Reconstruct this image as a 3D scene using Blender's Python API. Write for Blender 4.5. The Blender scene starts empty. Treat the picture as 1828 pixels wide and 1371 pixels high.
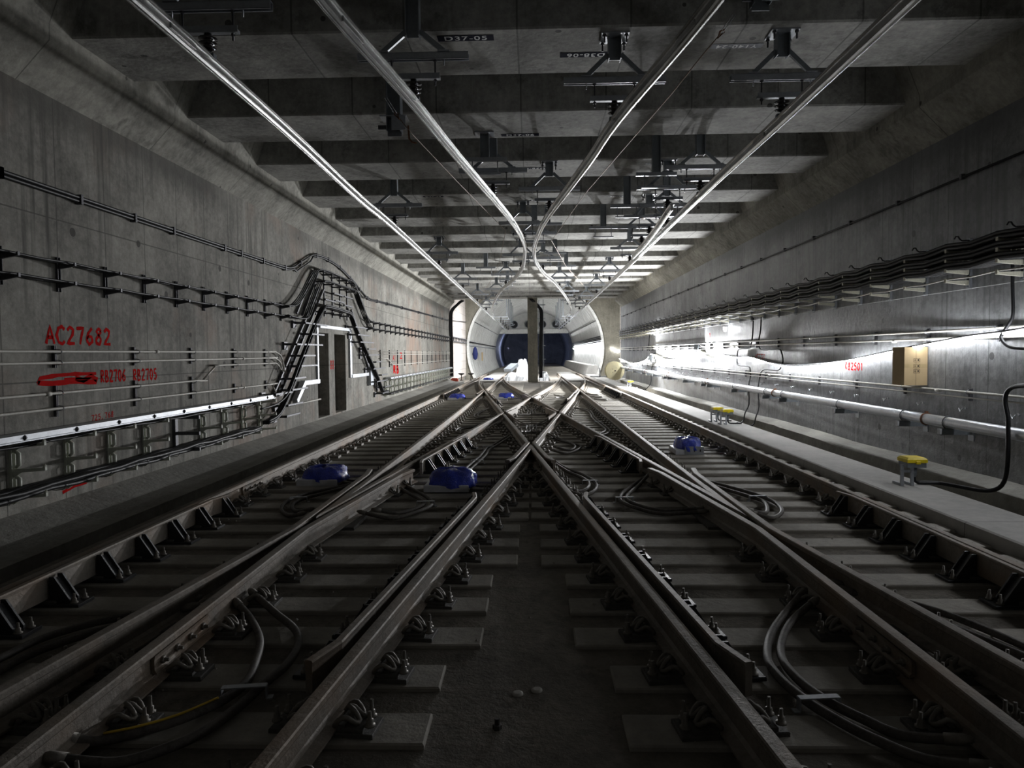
import bpy, math, random
from math import sin, cos, pi, sqrt, atan2, radians, degrees, floor
from mathutils import Vector, Matrix
random.seed(7)
# ------------------------------------------------------------------ camera, world, exposure
scene = bpy.context.scene
COL = scene.collection
SUNLESS = True
cam_data = bpy.data.cameras.new('camera')
cam = bpy.data.objects.new('camera', cam_data)
COL.objects.link(cam)
cam_data.sensor_fit = 'HORIZONTAL'
cam_data.sensor_width = 36.0
cam_data.lens = 36.0 * 1265.0 / 1828.0
cam_data.clip_start = 0.05
cam_data.clip_end = 400
YAW, PITCH, ROLL = radians(1.6727), radians(2.4525), radians(0.5)
f_ = Vector((-sin(YAW) * cos(PITCH), cos(YAW) * cos(PITCH), -sin(PITCH)))
r_ = Vector((cos(YAW), sin(YAW), 0))
u_ = r_.cross(f_)
r2_ = r_ * cos(ROLL) - u_ * sin(ROLL)
u2_ = u_ * cos(ROLL) + r_ * sin(ROLL)
mw = Matrix.Identity(4)
for i in range(3):
    mw[i][0] = r2_[i]; mw[i][1] = u2_[i]; mw[i][2] = -f_[i]
mw.translation = Vector((0.04, 0.0, 1.745))
cam.matrix_world = mw
scene.camera = cam
scene.view_settings.view_transform = 'Standard'
scene.view_settings.look = 'None'
scene.view_settings.gamma = 1.0
scene.view_settings.use_curve_mapping = False
scene.view_settings.exposure = 1.5
world = bpy.data.worlds.new('tunnel_air')
scene.world = world
world.use_nodes = True
world.node_tree.nodes['Background'].inputs[0].default_value = (0.30, 0.33, 0.40, 1)
world.node_tree.nodes['Background'].inputs[1].default_value = 0.0
LED_STRENGTH = 42.0
LED_MID = 38.0
LED_NEAR = 24.0
LED_FAR = 60.0
LAMP_A, LAMP_B, LAMP_C = 760, 110, 420

# ------------------------------------------------------------------ materials
def nodes_of(name):
    m = bpy.data.materials.new(name)
    m.use_nodes = True
    nt = m.node_tree
    return m, nt, nt.nodes['Principled BSDF']

def N(nt, t, **kw):
    n = nt.nodes.new(t)
    for k, v in kw.items():
        if k.startswith('i_'):
            n.inputs[int(k[2:])].default_value = v
        else:
            setattr(n, k, v)
    return n

def math_n(nt, op, a, b=None, clamp=False):
    n = nt.nodes.new('ShaderNodeMath'); n.operation = op; n.use_clamp = clamp
    for i, v in enumerate((a, b)):
        if v is None: continue
        if isinstance(v, (int, float)): n.inputs[i].default_value = v
        else: nt.links.new(v, n.inputs[i])
    return n.outputs[0]

def mixc(nt, fac, a, b, mode='MIX'):
    n = nt.nodes.new('ShaderNodeMix'); n.data_type = 'RGBA'; n.blend_type = mode
    for sock, v in ((n.inputs['Factor'], fac), (n.inputs[6], a), (n.inputs[7], b)):
        if isinstance(v, (int, float)): sock.default_value = v
        elif isinstance(v, tuple): sock.default_value = v + (1,) if len(v) == 3 else v
        else: nt.links.new(v, sock)
    return n.outputs[2]

def noise(nt, vec, scale, detail=6, rough=0.6):
    n = nt.nodes.new('ShaderNodeTexNoise')
    n.inputs['Scale'].default_value = scale
    n.inputs['Detail'].default_value = detail
    n.inputs['Roughness'].default_value = rough
    nt.links.new(vec, n.inputs['Vector'])
    return n.outputs[0]

def scaled(nt, vec, s):
    m = nt.nodes.new('ShaderNodeMapping')
    m.inputs['Scale'].default_value = s
    nt.links.new(vec, m.inputs['Vector'])
    return m.outputs[0]

def ramp(nt, v, lo, hi):
    n = nt.nodes.new('ShaderNodeMapRange')
    n.inputs['From Min'].default_value = lo
    n.inputs['From Max'].default_value = hi
    nt.links.new(v, n.inputs['Value'])
    return n.outputs[0]

def line_mask(nt, coord, period, width, off=0.0):
    a = math_n(nt, 'ADD', coord, off)
    b = math_n(nt, 'DIVIDE', a, period)
    c = math_n(nt, 'FRACT', b)
    d = math_n(nt, 'SUBTRACT', c, 0.5)
    e = math_n(nt, 'ABSOLUTE', d)
    f = math_n(nt, 'SUBTRACT', 0.5, e)
    return math_n(nt, 'LESS_THAN', f, width / period)

def surface(name, col, rough=0.85, dark=0.55, light=1.15, scale=1.0, streak=0.0, jy=None, jz=None, bump=0.25,
            metallic=0.0, tint=None, space='world', spec=0.3, pits=0.0, jx=None, blot=None, seep=None):
    m, nt, b = nodes_of(name)
    if space == 'world':
        vec = nt.nodes.new('ShaderNodeNewGeometry').outputs['Position']
    else:
        vec = nt.nodes.new('ShaderNodeTexCoord').outputs['Object']
    n1 = noise(nt, vec, 0.9 * scale, 8, 0.65)
    n2 = noise(nt, vec, 9.0 * scale, 6, 0.7)
    v = math_n(nt, 'ADD', math_n(nt, 'MULTIPLY', n1, 0.6), math_n(nt, 'MULTIPLY', n2, 0.4))
    fac = ramp(nt, v, 0.36, 0.64)
    c = mixc(nt, fac, tuple(x * dark for x in col), tuple(min(1, x * light) for x in col))
    if tint:
        n3 = noise(nt, vec, 0.35 * scale, 4)
        c = mixc(nt, ramp(nt, n3, 0.50, 0.66), c, tint)
    h = n2
    if streak > 0:
        sv = scaled(nt, vec, (5.0, 5.0, 0.22))
        s1 = noise(nt, sv, 1.6, 6, 0.6)
        reg = noise(nt, scaled(nt, vec, (0.5, 0.35, 0.3)), 1.0, 2)
        s = math_n(nt, 'MULTIPLY', ramp(nt, s1, 0.5, 0.68), ramp(nt, reg, 0.38, 0.62))
        c = mixc(nt, math_n(nt, 'MULTIPLY', s, streak, True), c, tuple(x * 0.33 for x in col))
        s2 = noise(nt, scaled(nt, vec, (7.0, 7.0, 0.3)), 1.1, 4)
        c = mixc(nt, math_n(nt, 'MULTIPLY', ramp(nt, s2, 0.58, 0.75), 0.45, True), c, tuple(min(1, x * 1.5) for x in col))
    sep = nt.nodes.new('ShaderNodeSeparateXYZ'); nt.links.new(vec, sep.inputs[0])
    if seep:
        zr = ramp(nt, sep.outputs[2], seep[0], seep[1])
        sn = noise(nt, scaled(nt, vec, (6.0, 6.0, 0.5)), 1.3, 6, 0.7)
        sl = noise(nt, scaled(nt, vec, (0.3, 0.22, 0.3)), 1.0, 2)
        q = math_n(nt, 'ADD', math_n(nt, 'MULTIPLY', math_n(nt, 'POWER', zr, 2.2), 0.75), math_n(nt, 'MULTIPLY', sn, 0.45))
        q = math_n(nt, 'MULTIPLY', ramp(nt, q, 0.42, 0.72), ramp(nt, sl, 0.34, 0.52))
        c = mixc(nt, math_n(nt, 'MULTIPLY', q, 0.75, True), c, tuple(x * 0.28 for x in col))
    js = None
    for spec_j, idx in ((jx, 0), (jy, 1), (jz, 2)):
        if spec_j:
            lm = line_mask(nt, sep.outputs[idx], spec_j[0], spec_j[1], spec_j[2])
            js = lm if js is None else math_n(nt, 'MAXIMUM', js, lm)
    if js is not None:
        c = mixc(nt, math_n(nt, 'MULTIPLY', js, 0.8), c, tuple(x * 0.3 for x in col))
        h = math_n(nt, 'SUBTRACT', h, math_n(nt, 'MULTIPLY', js, 1.2))
    if pits > 0:
        vo = nt.nodes.new('ShaderNodeTexVoronoi'); vo.inputs['Scale'].default_value = pits
        nt.links.new(vec, vo.inputs['Vector'])
        p = math_n(nt, 'LESS_THAN', vo.outputs['Distance'], 0.07)
        c = mixc(nt, math_n(nt, 'MULTIPLY', p, 0.85), c, tuple(x * 0.15 for x in col))
    if blot:
        n5 = noise(nt, vec, blot[0], 9, 0.75)
        c = mixc(nt, math_n(nt, 'MULTIPLY', ramp(nt, n5, 0.56, 0.62), blot[1]), c, tuple(x * 0.25 for x in col))
    nt.links.new(c, b.inputs['Base Color'])
    b.inputs['Roughness'].default_value = rough
    b.inputs['Metallic'].default_value = metallic
    b.inputs['Specular IOR Level'].default_value = spec
    if bump > 0:
        bn = nt.nodes.new('ShaderNodeBump')
        bn.inputs['Strength'].default_value = bump
        bn.inputs['Distance'].default_value = 0.02
        nt.links.new(h, bn.inputs['Height'])
        nt.links.new(bn.outputs[0], b.inputs['Normal'])
    return m

def plain(name, col, rough=0.6, metallic=0.0, spec=0.4, emit=None, strength=0):
    m, nt, b = nodes_of(name)
    vec = nt.nodes.new('ShaderNodeTexCoord').outputs['Object']
    n1 = noise(nt, vec, 7.0, 4)
    c = mixc(nt, ramp(nt, n1, 0.3, 0.7), tuple(x * 0.8 for x in col), tuple(min(1, x * 1.12) for x in col))
    nt.links.new(c, b.inputs['Base Color'])
    b.inputs['Roughness'].default_value = rough
    b.inputs['Metallic'].default_value = metallic
    b.inputs['Specular IOR Level'].default_value = spec
    if emit:
        b.inputs['Emission Color'].default_value = emit + (1,)
        b.inputs['Emission Strength'].default_value = strength
    return m

MT = dict(
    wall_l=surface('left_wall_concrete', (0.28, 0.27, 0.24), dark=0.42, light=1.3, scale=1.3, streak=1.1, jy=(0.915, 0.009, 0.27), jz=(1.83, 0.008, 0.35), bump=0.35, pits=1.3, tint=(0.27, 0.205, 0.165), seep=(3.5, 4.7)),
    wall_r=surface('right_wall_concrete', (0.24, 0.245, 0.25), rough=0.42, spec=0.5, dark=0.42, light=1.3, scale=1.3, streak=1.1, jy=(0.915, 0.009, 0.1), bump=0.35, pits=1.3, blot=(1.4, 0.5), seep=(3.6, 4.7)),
    haunch=surface('haunch_concrete', (0.33, 0.32, 0.28), dark=0.45, light=1.25, scale=1.3, streak=0.8, jy=(2.6, 0.008, 0.4), bump=0.3, pits=2.2),
    beam=surface('beam_concrete', (0.37, 0.365, 0.34), dark=0.42, light=1.25, scale=1.3, jx=(1.22, 0.010, 0.1), bump=0.3, pits=1.7, streak=0.25, blot=(2.2, 0.45)),
    slab=surface('slab_concrete', (0.24, 0.235, 0.22), bump=0.3, pits=2.0),
    fill=surface('dusty_track_concrete', (0.25, 0.225, 0.19), bump=0.9, dark=0.5, scale=1.6, blot=(3.0, 0.35)),
    sleeper=surface('sleeper_concrete', (0.40, 0.375, 0.33), bump=0.35, dark=0.7, scale=1.4),
    walk=surface('walkway_concrete', (0.42, 0.41, 0.39), bump=0.35, dark=0.8, jy=(4.0, 0.006, 1.2)),
    bevel=surface('kerb_concrete', (0.33, 0.32, 0.29), bump=0.6, dark=0.6),
    head=surface('headwall_concrete', (0.26, 0.245, 0.20), bump=0.3, streak=0.5),
    white_wall=surface('whitewashed_concrete', (0.62, 0.57, 0.53), bump=0.2, dark=0.85, jz=(0.6, 0.01, 0)),
    lining=surface('lining_concrete', (0.55, 0.55, 0.53), bump=0.2, dark=0.8),
    rail=surface('dusty_rail_steel', (0.30, 0.265, 0.225), rough=0.62, metallic=0.25, dark=0.5, light=1.1, scale=2.5, bump=0.35, tint=(0.26, 0.185, 0.125), spec=0.5),
    steel_dk=surface('dark_cast_steel', (0.10, 0.095, 0.09), rough=0.6, metallic=0.4, bump=0.3, scale=3, space='obj'),
    brace=surface('black_bracket_steel', (0.035, 0.036, 0.04), rough=0.45, metallic=0.3, bump=0.2, scale=3, space='obj', spec=0.6),
    clip=surface('spring_clip_steel', (0.26, 0.24, 0.21), rough=0.55, metallic=0.4, bump=0.2, scale=4, space='obj'),
    plate=surface('baseplate_rubber', (0.13, 0.125, 0.115), rough=0.75, bump=0.5, scale=6, space='obj'),
    cable=surface('black_cable_sheath', (0.014, 0.014, 0.016), rough=0.5, bump=0.1, scale=3, spec=0.3),
    gcable=surface('dusty_cable_sheath', (0.15, 0.135, 0.12), rough=0.6, bump=0.2, scale=5, dark=0.4, blot=(5, 0.6)),
    galv=surface('galvanised_steel', (0.38, 0.40, 0.43), rough=0.42, metallic=0.55, bump=0.1, scale=5, dark=0.75, space='obj', spec=0.5),
    greysteel=surface('painted_grey_steel', (0.22, 0.24, 0.26), rough=0.45, metallic=0.35, bump=0.1, scale=4, dark=0.8, space='obj'),
    dkbracket=surface('dark_grey_bracket_steel', (0.11, 0.11, 0.12), rough=0.5, metallic=0.4, bump=0.1, scale=4, space='obj'),
    alu=surface('aluminium_profile', (0.62, 0.62, 0.61), rough=0.27, metallic=0.9, bump=0.06, scale=4, dark=0.75),
    bigpipe=surface('galvanised_pipe', (0.60, 0.62, 0.66), rough=0.33, metallic=0.75, bump=0.05, scale=3, dark=0.8),
    conduit=surface('white_plastic_conduit', (0.55, 0.53, 0.48), rough=0.5, bump=0.05, dark=0.85, scale=3),
    frp=surface('pale_green_grp', (0.58, 0.60, 0.52), rough=0.45, bump=0.1, dark=0.8, space='obj', scale=4),
    arm=surface('cream_grp_arm', (0.68, 0.66, 0.54), rough=0.4, bump=0.2, dark=0.7, space='obj', scale=6),
    alu_strip=surface('bright_trunking', (0.50, 0.52, 0.55), rough=0.4, metallic=0.35, bump=0.05, dark=0.85, scale=3),
    insul=plain('glazed_brown_insulator', (0.02, 0.016, 0.016), rough=0.15, spec=0.7),
    rust=surface('rusty_steel', (0.24, 0.11, 0.06), rough=0.7, bump=0.3, scale=6, space='obj'),
    wire=plain('bronze_wire', (0.28, 0.20, 0.15), rough=0.5, metallic=0.5),
    yellow=plain('yellow_lid_plastic', (0.85, 0.66, 0.02), rough=0.35),
    bluebag=surface('blue_plastic_film', (0.03, 0.065, 0.62), rough=0.22, bump=1.0, scale=7, dark=0.4, light=1.5, space='obj', spec=0.7),
    whitebox=plain('white_case', (0.62, 0.63, 0.66), rough=0.45),
    card=surface('corrugated_cardboard', (0.56, 0.42, 0.24), rough=0.8, bump=0.05, dark=0.9, light=1.05, space='obj'),
    card_dk=plain('dark_open_carton_side', (0.045, 0.038, 0.033), rough=0.8),
    ink=plain('printed_ink', (0.05, 0.04, 0.03), rough=0.8),
    tape=plain('packing_tape', (0.50, 0.38, 0.20), rough=0.35),
    redpaint=plain('red_spray_paint', (0.46, 0.012, 0.012), rough=0.95, spec=0.03),
    plaque=plain('dark_painted_patch', (0.018, 0.018, 0.035), rough=0.95, spec=0.05),
    greyplaque=plain('grey_painted_patch', (0.34, 0.35, 0.38), rough=0.8, spec=0.2),
    whitepaint=plain('white_stencil_paint', (0.78, 0.78, 0.78), rough=0.6),
    drum=surface('cream_plywood', (0.72, 0.65, 0.42), rough=0.7, bump=0.1, dark=0.85, space='obj', scale=2),
    sheet=surface('white_sheeting', (0.50, 0.51, 0.52), rough=0.5, bump=0.6, dark=0.85, space='obj', scale=2),
    dark=plain('black_void_metal', (0.01, 0.01, 0.012), rough=0.6),
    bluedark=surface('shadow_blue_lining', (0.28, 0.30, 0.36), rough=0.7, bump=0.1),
    beamwhite=plain('white_painted_beam', (0.75, 0.75, 0.72), rough=0.5),
    label=plain('yellow_cable_print', (0.75, 0.50, 0.05), rough=0.5),
    niche=surface('brown_grey_recess', (0.16, 0.135, 0.11), bump=0.3, streak=0.4),
    redbag=plain('red_cloth', (0.45, 0.07, 0.04), rough=0.8),
    navy=plain('navy_cloth', (0.02, 0.03, 0.14), rough=0.7),
    hook=plain('bright_hook_steel', (0.65, 0.67, 0.70), rough=0.25, metallic=0.8),
)

def led_mat(name, strength, col=(0.93, 0.96, 1.0)):
    m = bpy.data.materials.new(name); m.use_nodes = True
    nt = m.node_tree
    for n in list(nt.nodes): nt.nodes.remove(n)
    out = nt.nodes.new('ShaderNodeOutputMaterial')
    e = nt.nodes.new('ShaderNodeEmission')
    e.inputs[0].default_value = col + (1,)
    e.inputs[1].default_value = strength
    nt.links.new(e.outputs[0], out.inputs[0])
    return m

# ------------------------------------------------------------------ mesh builder
class MB:
    def __init__(s):
        s.v = []; s.f = []; s.sm = []
    def add(s, vs, fs, smooth=False):
        o = len(s.v)
        s.v += [tuple(v) for v in vs]
        s.f += [tuple(i + o for i in f) for f in fs]
        s.sm += [smooth] * len(fs)
        return s
    def box(s, x0, x1, y0, y1, z0, z1):
        return s.add([(x0, y0, z0), (x1, y0, z0), (x1, y1, z0), (x0, y1, z0), (x0, y0, z1), (x1, y0, z1), (x1, y1, z1), (x0, y1, z1)],
                     [(0, 3, 2, 1), (4, 5, 6, 7), (0, 1, 5, 4), (1, 2, 6, 5), (2, 3, 7, 6), (3, 0, 4, 7)])
    def cbox(s, x0, x1, y0, y1, z0, z1, c=0.01):
        # box with chamfered top edges
        return s.add([(x0, y0, z0), (x1, y0, z0), (x1, y1, z0), (x0, y1, z0),
                      (x0, y0, z1 - c), (x1, y0, z1 - c), (x1, y1, z1 - c), (x0, y1, z1 - c),
                      (x0 + c, y0 + c, z1), (x1 - c, y0 + c, z1), (x1 - c, y1 - c, z1), (x0 + c, y1 - c, z1)],
                     [(0, 3, 2, 1), (8, 9, 10, 11), (0, 1, 5, 4), (1, 2, 6, 5), (2, 3, 7, 6), (3, 0, 4, 7),
                      (4, 5, 9, 8), (5, 6, 10, 9), (6, 7, 11, 10), (7, 4, 8, 11)])
    def bar(s, a, b, w, h, up=(0, 0, 1)):
        # rectangular bar from a to b
        a = Vector(a); b = Vector(b); d = (b - a).normalized()
        up = Vector(up)
        if abs(d.dot(up)) > 0.98: up = Vector((0, 1, 0)) if abs(d.y) < 0.9 else Vector((1, 0, 0))
        r = d.cross(up).normalized(); u = r.cross(d).normalized()
        vs = []
        for p in (a, b):
            for sx, sy in ((-1, -1), (1, -1), (1, 1), (-1, 1)):
                vs.append(p + r * (sx * w / 2) + u * (sy * h / 2))
        return s.add(vs, [(0, 1, 2, 3), (7, 6, 5, 4), (0, 4, 5, 1), (1, 5, 6, 2), (2, 6, 7, 3), (3, 7, 4, 0)])
    def tube(s, pts, r, n=8, cap=True, closed=False):
        pts = [Vector(p) for p in pts]
        k = len(pts); vs = []
        prev = None
        for i, p in enumerate(pts):
            a = pts[i - 1] if (i > 0 or closed) else p
            b = pts[(i + 1) % k] if (i < k - 1 or closed) else p
            d = (b - a)
            d = d.normalized() if d.length > 1e-9 else Vector((0, 0, 1))
            if prev is None:
                ref = Vector((0, 0, 1)) if abs(d.z) < 0.9 else Vector((1, 0, 0))
                x = d.cross(ref).normalized()
            else:
                x = (prev - d * prev.dot(d))
                x = x.normalized() if x.length > 1e-6 else d.orthogonal().normalized()
            prev = x
            y = d.cross(x)
            rr = r[i] if isinstance(r, (list, tuple)) else r
            for j in range(n):
                t = 2 * pi * j / n
                vs.append(p + x * cos(t) * rr + y * sin(t) * rr)
        fs = []
        m = k if closed else k - 1
        for i in range(m):
            i2 = (i + 1) % k
            for j in range(n):
                j2 = (j + 1) % n
                fs.append((i * n + j, i * n + j2, i2 * n + j2, i2 * n + j))
        s.add(vs, fs, True)
        if cap and not closed:
            o = len(s.v) - len(vs)
            s.f += [tuple(o + j for j in reversed(range(n))), tuple(o + (k - 1) * n + j for j in range(n))]
            s.sm += [False, False]
        return s
    def lathe(s, c, prof, n=16, axis='z'):
        # prof: list of (r, h)
        vs = []
        for r, h in prof:
            for j in range(n):
                t = 2 * pi * j / n
                if axis == 'z': vs.append((c[0] + r * cos(t), c[1] + r * sin(t), c[2] + h))
                elif axis == 'y': vs.append((c[0] + r * cos(t), c[1] + h, c[2] + r * sin(t)))
                else: vs.append((c[0] + h, c[1] + r * cos(t), c[2] + r * sin(t)))
        fs = []
        k = len(prof)
        for i in range(k - 1):
            for j in range(n):
                j2 = (j + 1) % n
                q = (i * n + j, i * n + j2, (i + 1) * n + j2, (i + 1) * n + j)
                fs.append(q if axis == 'z' else q[::-1])
        s.add(vs, fs, n > 7)
        o = len(s.v) - len(vs)
        a = tuple(o + j for j in reversed(range(n))); b = tuple(o + (k - 1) * n + j for j in range(n))
        s.f += [a, b]; s.sm += [False, False]
        return s
    def sweep(s, prof, path, up=(0, 0, 1), smooth=False):
        # prof: closed polygon (side, up); path: points; side = horizontal right of travel
        path = [Vector(p) for p in path]; up = Vector(up)
        k = len(path); n = len(prof); vs = []
        for i, p in enumerate(path):
            d1 = (p - path[i - 1]).normalized() if i > 0 else (path[1] - p).normalized()
            d2 = (path[i + 1] - p).normalized() if i < k - 1 else d1
            d = (d1 + d2).normalized()
            side = d.cross(up).normalized()
            c = max(0.5, d.dot(d1))
            for a, b in prof:
                vs.append(p + side * (a / c) + up * b)
        fs = []
        for i in range(k - 1):
            for j in range(n):
                j2 = (j + 1) % n
                fs.append((i * n + j, (i + 1) * n + j, (i + 1) * n + j2, i * n + j2))
        fs.append(tuple(range(n))); fs.append(tuple((k - 1) * n + j for j in reversed(range(n))))
        return s.add(vs, fs, smooth)
    def prism(s, poly, axis, a, b):
        # poly in the two other axes; extruded from a to b along axis
        n = len(poly)
        def P(u, v, w):
            return (w, u, v) if axis == 'x' else ((u, w, v) if axis == 'y' else (u, v, w))
        vs = [P(u, v, a) for u, v in poly] + [P(u, v, b) for u, v in poly]
        fs = [tuple(range(n)), tuple(reversed(range(n, 2 * n)))] + [(i, i + n, (i + 1) % n + n, (i + 1) % n) for i in range(n)]
        return s.add(vs, fs)
    def mesh(s, name, mat, off=(0, 0, 0)):
        me = bpy.data.meshes.new(name)
        o = off
        me.from_pydata([(v[0] - o[0], v[1] - o[1], v[2] - o[2]) for v in s.v], [], s.f)
        me.polygons.foreach_set('use_smooth', s.sm)
        me.materials.append(MT[mat] if isinstance(mat, str) else mat)
        me.update()
        return me
    def build(s, name, mat, parent=None, fix=True):
        off = (0, 0, 0)
        if parent is not None:
            off = WORLD.get(parent.name, (0, 0, 0))
        me = s.mesh(name, mat, off)
        if fix: fix_normals(me)
        o = bpy.data.objects.new(name, me)
        COL.objects.link(o)
        if parent is not None:
            o.parent = parent
            WORLD[o.name] = off
        else:
            # origin at base centre of thing
            c = s.v and (sum(v[0] for v in s.v) / len(s.v), sum(v[1] for v in s.v) / len(s.v), min(v[2] for v in s.v))
            if c:
                me.transform(Matrix.Translation((-c[0], -c[1], -c[2])))
                o.location = c
                WORLD[o.name] = c
        return o

import bmesh
def fix_normals(me):
    bm = bmesh.new(); bm.from_mesh(me)
    bmesh.ops.recalc_face_normals(bm, faces=bm.faces)
    bm.to_mesh(me); bm.free()

WORLD = {}
def empty(name, loc):
    o = bpy.data.objects.new(name, None)
    COL.objects.link(o)
    o.location = loc
    o.empty_display_size = 0.2
    WORLD[o.name] = tuple(loc)
    return o

def tag(o, label=None, cat=None, group=None, kind=None):
    if label: o['label'] = label
    if cat: o['category'] = cat
    if group: o['group'] = group
    if kind: o['kind'] = kind
    return o

def thing(name, loc, label, cat, group=None):
    return tag(empty(name, loc), label, cat, group)

def struct(mb, name, mat):
    return tag(mb.build(name, mat), kind='structure')

def copy_tree(o, parent=None):
    c = o.copy(); COL.objects.link(c)
    c.parent = parent
    for ch in list(o.children):
        copy_tree(ch, c)
    return c

def place(proto, used, loc, rz=0.0, label=None):
    # first use moves the prototype itself, later ones copy it with its parts
    o = proto if not used[0] else copy_tree(proto)
    used[0] = True
    o.location = loc
    o.rotation_euler = (0, 0, rz)
    if label: o['label'] = label
    return o

def smooth_path(pts, per=6):
    pts = [Vector(p) for p in pts]
    out = []
    n = len(pts)
    for i in range(n - 1):
        p0 = pts[max(i - 1, 0)]; p1 = pts[i]; p2 = pts[i + 1]; p3 = pts[min(i + 2, n - 1)]
        for k in range(per):
            t = k / per
            out.append(0.5 * ((2 * p1) + (p2 - p0) * t + (2 * p0 - 5 * p1 + 4 * p2 - p3) * t * t + (3 * p1 - p0 - 3 * p2 + p3) * t ** 3))
    out.append(pts[-1])
    return out

ORD = ['first', 'second', 'third', 'fourth', 'fifth', 'sixth', 'seventh', 'eighth', 'ninth', 'tenth', 'eleventh', 'twelfth',
       'thirteenth', 'fourteenth', 'fifteenth', 'sixteenth', 'seventeenth', 'eighteenth', 'nineteenth', 'twentieth']
def ordinal(i):
    if i < 20: return ORD[i]
    n = i + 1
    suf = 'th' if 10 <= n % 100 <= 20 else {1: 'st', 2: 'nd', 3: 'rd'}.get(n % 10, 'th')
    return '%d%s' % (n, suf)

# ------------------------------------------------------------------ dimensions
XL, XR = -5.35, 5.75          # wall faces
YN, YE = -1.5, 46.0           # box tunnel from behind the camera to the portal chamber
YH = 57.0                     # head wall with the bored tunnel opening
ZS, ZB = 6.3, 5.225           # slab soffit, beam soffit
YC, HD = 18.55, 6.8           # centre of the diamond and its half length
SL = 1.0 / 9.0
W2 = 0.753 * sqrt(1 + SL * SL)
TC = 2.762
RH = 0.0365

# ------------------------------------------------------------------ room shell
def sheet_x(x, y0, y1, z0, z1, t, mat, name):
    m = MB()
    if t > 0: m.box(x, x + t, y0, y1, z0, z1)
    else: m.box(x + t, x, y0, y1, z0, z1)
    return struct(m, name, mat)

# left wall with the two doorway niches
wl = MB()
OP = [(17.62, 18.62), (19.17, 20.3)]
def add_wall_l(y0, y1, z0, z1): wl.box(XL - 0.55, XL, y0, y1, z0, z1)
add_wall_l(YN, OP[0][0], -0.4, ZS); add_wall_l(OP[0][1], OP[1][0], -0.4, ZS); add_wall_l(OP[1][1], YH, -0.4, ZS)
for a, b in OP:
    add_wall_l(a, b, 2.32, ZS); add_wall_l(a, b, -0.4, 0.16)
wall_left = struct(wl, 'wall_left', 'wall_l')
for a, b in OP:
    m = MB().box(XL - 0.62, XL - 0.42, a - 0.05, b + 0.05, 0.1, 2.4)
    m.build('niche_panel', 'niche', wall_left)
# right wall
wr = MB().box(XR, XR + 0.5, YN, YE, -0.4, ZS)
wall_right = struct(wr, 'wall_right', 'wall_r')
MB().box(XR - 0.02, XR + 0.52, YE, YE + 0.25, -0.4, ZS).build('wall_end', 'white_wall', wall_right)
# haunches under the deck, one on each side
def haunch(sgn, xw, xi, name, parent):
    m = MB()
    poly = [(xw + sgn * 0.01, 4.655), (xi + sgn * 0.005, 5.06), (xi, 5.225), (xi - sgn * 0.42, ZS), (xw + sgn * 0.01, ZS)]
    m.prism([(p[0], p[1]) for p in poly], 'y', YN, YE - 0.3)
    return struct(m, name, 'haunch')
haunch(-1, XL, -4.97, 'haunch_left', None)
haunch(1, XR, 5.35, 'haunch_right', None)
# chamber beyond
MB().box(XL - 0.02, XL + 0.03, YE + 0.2, YH, 0.0, ZS).build('whitewash_panel', 'white_wall', wall_left)
struct(MB().box(7.3, 7.6, YE, YH, -0.4, ZS), 'wall_chamber_right', 'head')
struct(MB().box(XR + 0.5, 7.6, YE - 0.02, YE + 0.2, -0.4, ZS), 'wall_chamber_return', 'head')
struct(MB().box(XL - 0.6, 7.6, YN - 0.3, YN, -0.4, ZS + 0.3), 'wall_back', 'slab')
# ceiling slab and beams
ceil = struct(MB().box(XL - 0.6, 7.6, YN - 0.3, YH + 0.2, ZS, ZS + 0.4), 'ceiling', 'slab')
for k in range(-3, 15):
    y0 = 7.75 + 2.6 * k
    m = MB()
    c = 0.02
    m.prism([(y0 + c, ZB), (y0 + 1.25 - c, ZB), (y0 + 1.25, ZB + c), (y0 + 1.25, ZS), (y0, ZS), (y0, ZB + c)], 'x', -5.0, 5.4)
    m.build('beam', 'beam', ceil)
# floor: bed, drains, walkway, kerbs
fl = MB().box(-4.02, 4.15, YN, 127.0, -0.6, -0.03)
floor = struct(fl, 'floor', 'fill')
struct(MB().box(-5.4, -4.0, YN, YH, -0.6, -0.28), 'drain_left', 'fill')
struct(MB().box(4.14, 7.4, YN, YH, -0.6, -0.16), 'drain_right', 'fill')
m = MB().prism([(-5.36, -0.3), (-4.42, -0.3), (-4.40, -0.01), (-4.90, 0.0), (-5.36, 0.125)], 'y', YN, YE)
struct(m, 'ledge_left', 'bevel')
m = MB().prism([(-4.12, -0.3), (-4.0, -0.3), (-4.0, 0.0), (-4.08, 0.0)], 'y', YN, YE)
struct(m, 'trim_1', 'fill')
m = MB().prism([(4.13, -0.3), (4.86, -0.3), (4.86, 0.098), (4.84, 0.11), (4.16, 0.11), (4.14, 0.098)], 'y', YN, YH - 2)
struct(m, 'walkway_right', 'walk')
# uneven mortar kerb on the right
m = MB()
ys = [YN + i * 0.35 for i in range(int((YE - YN) / 0.35) + 1)]
vs = []; fs = []
for i, y in enumerate(ys):
    j = 0.022 * sin(y * 0.9) + 0.012 * sin(y * 2.3 + 1) + random.uniform(-0.008, 0.008)
    vs += [(5.40 + j * 0.6, y, -0.2), (5.42 + j, y, 0.075 + j * 0.4), (5.50 + j, y, 0.10), (5.76, y, 0.15 + j * 0.5), (5.76, y, -0.2)]
for i in range(len(ys) - 1):
    for q in range(4):
        fs.append((i * 5 + q, i * 5 + q + 1, i * 5 + q + 6, i * 5 + q + 5))
m.add(vs, fs)
struct(m, 'kerb_right', 'bevel')

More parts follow.
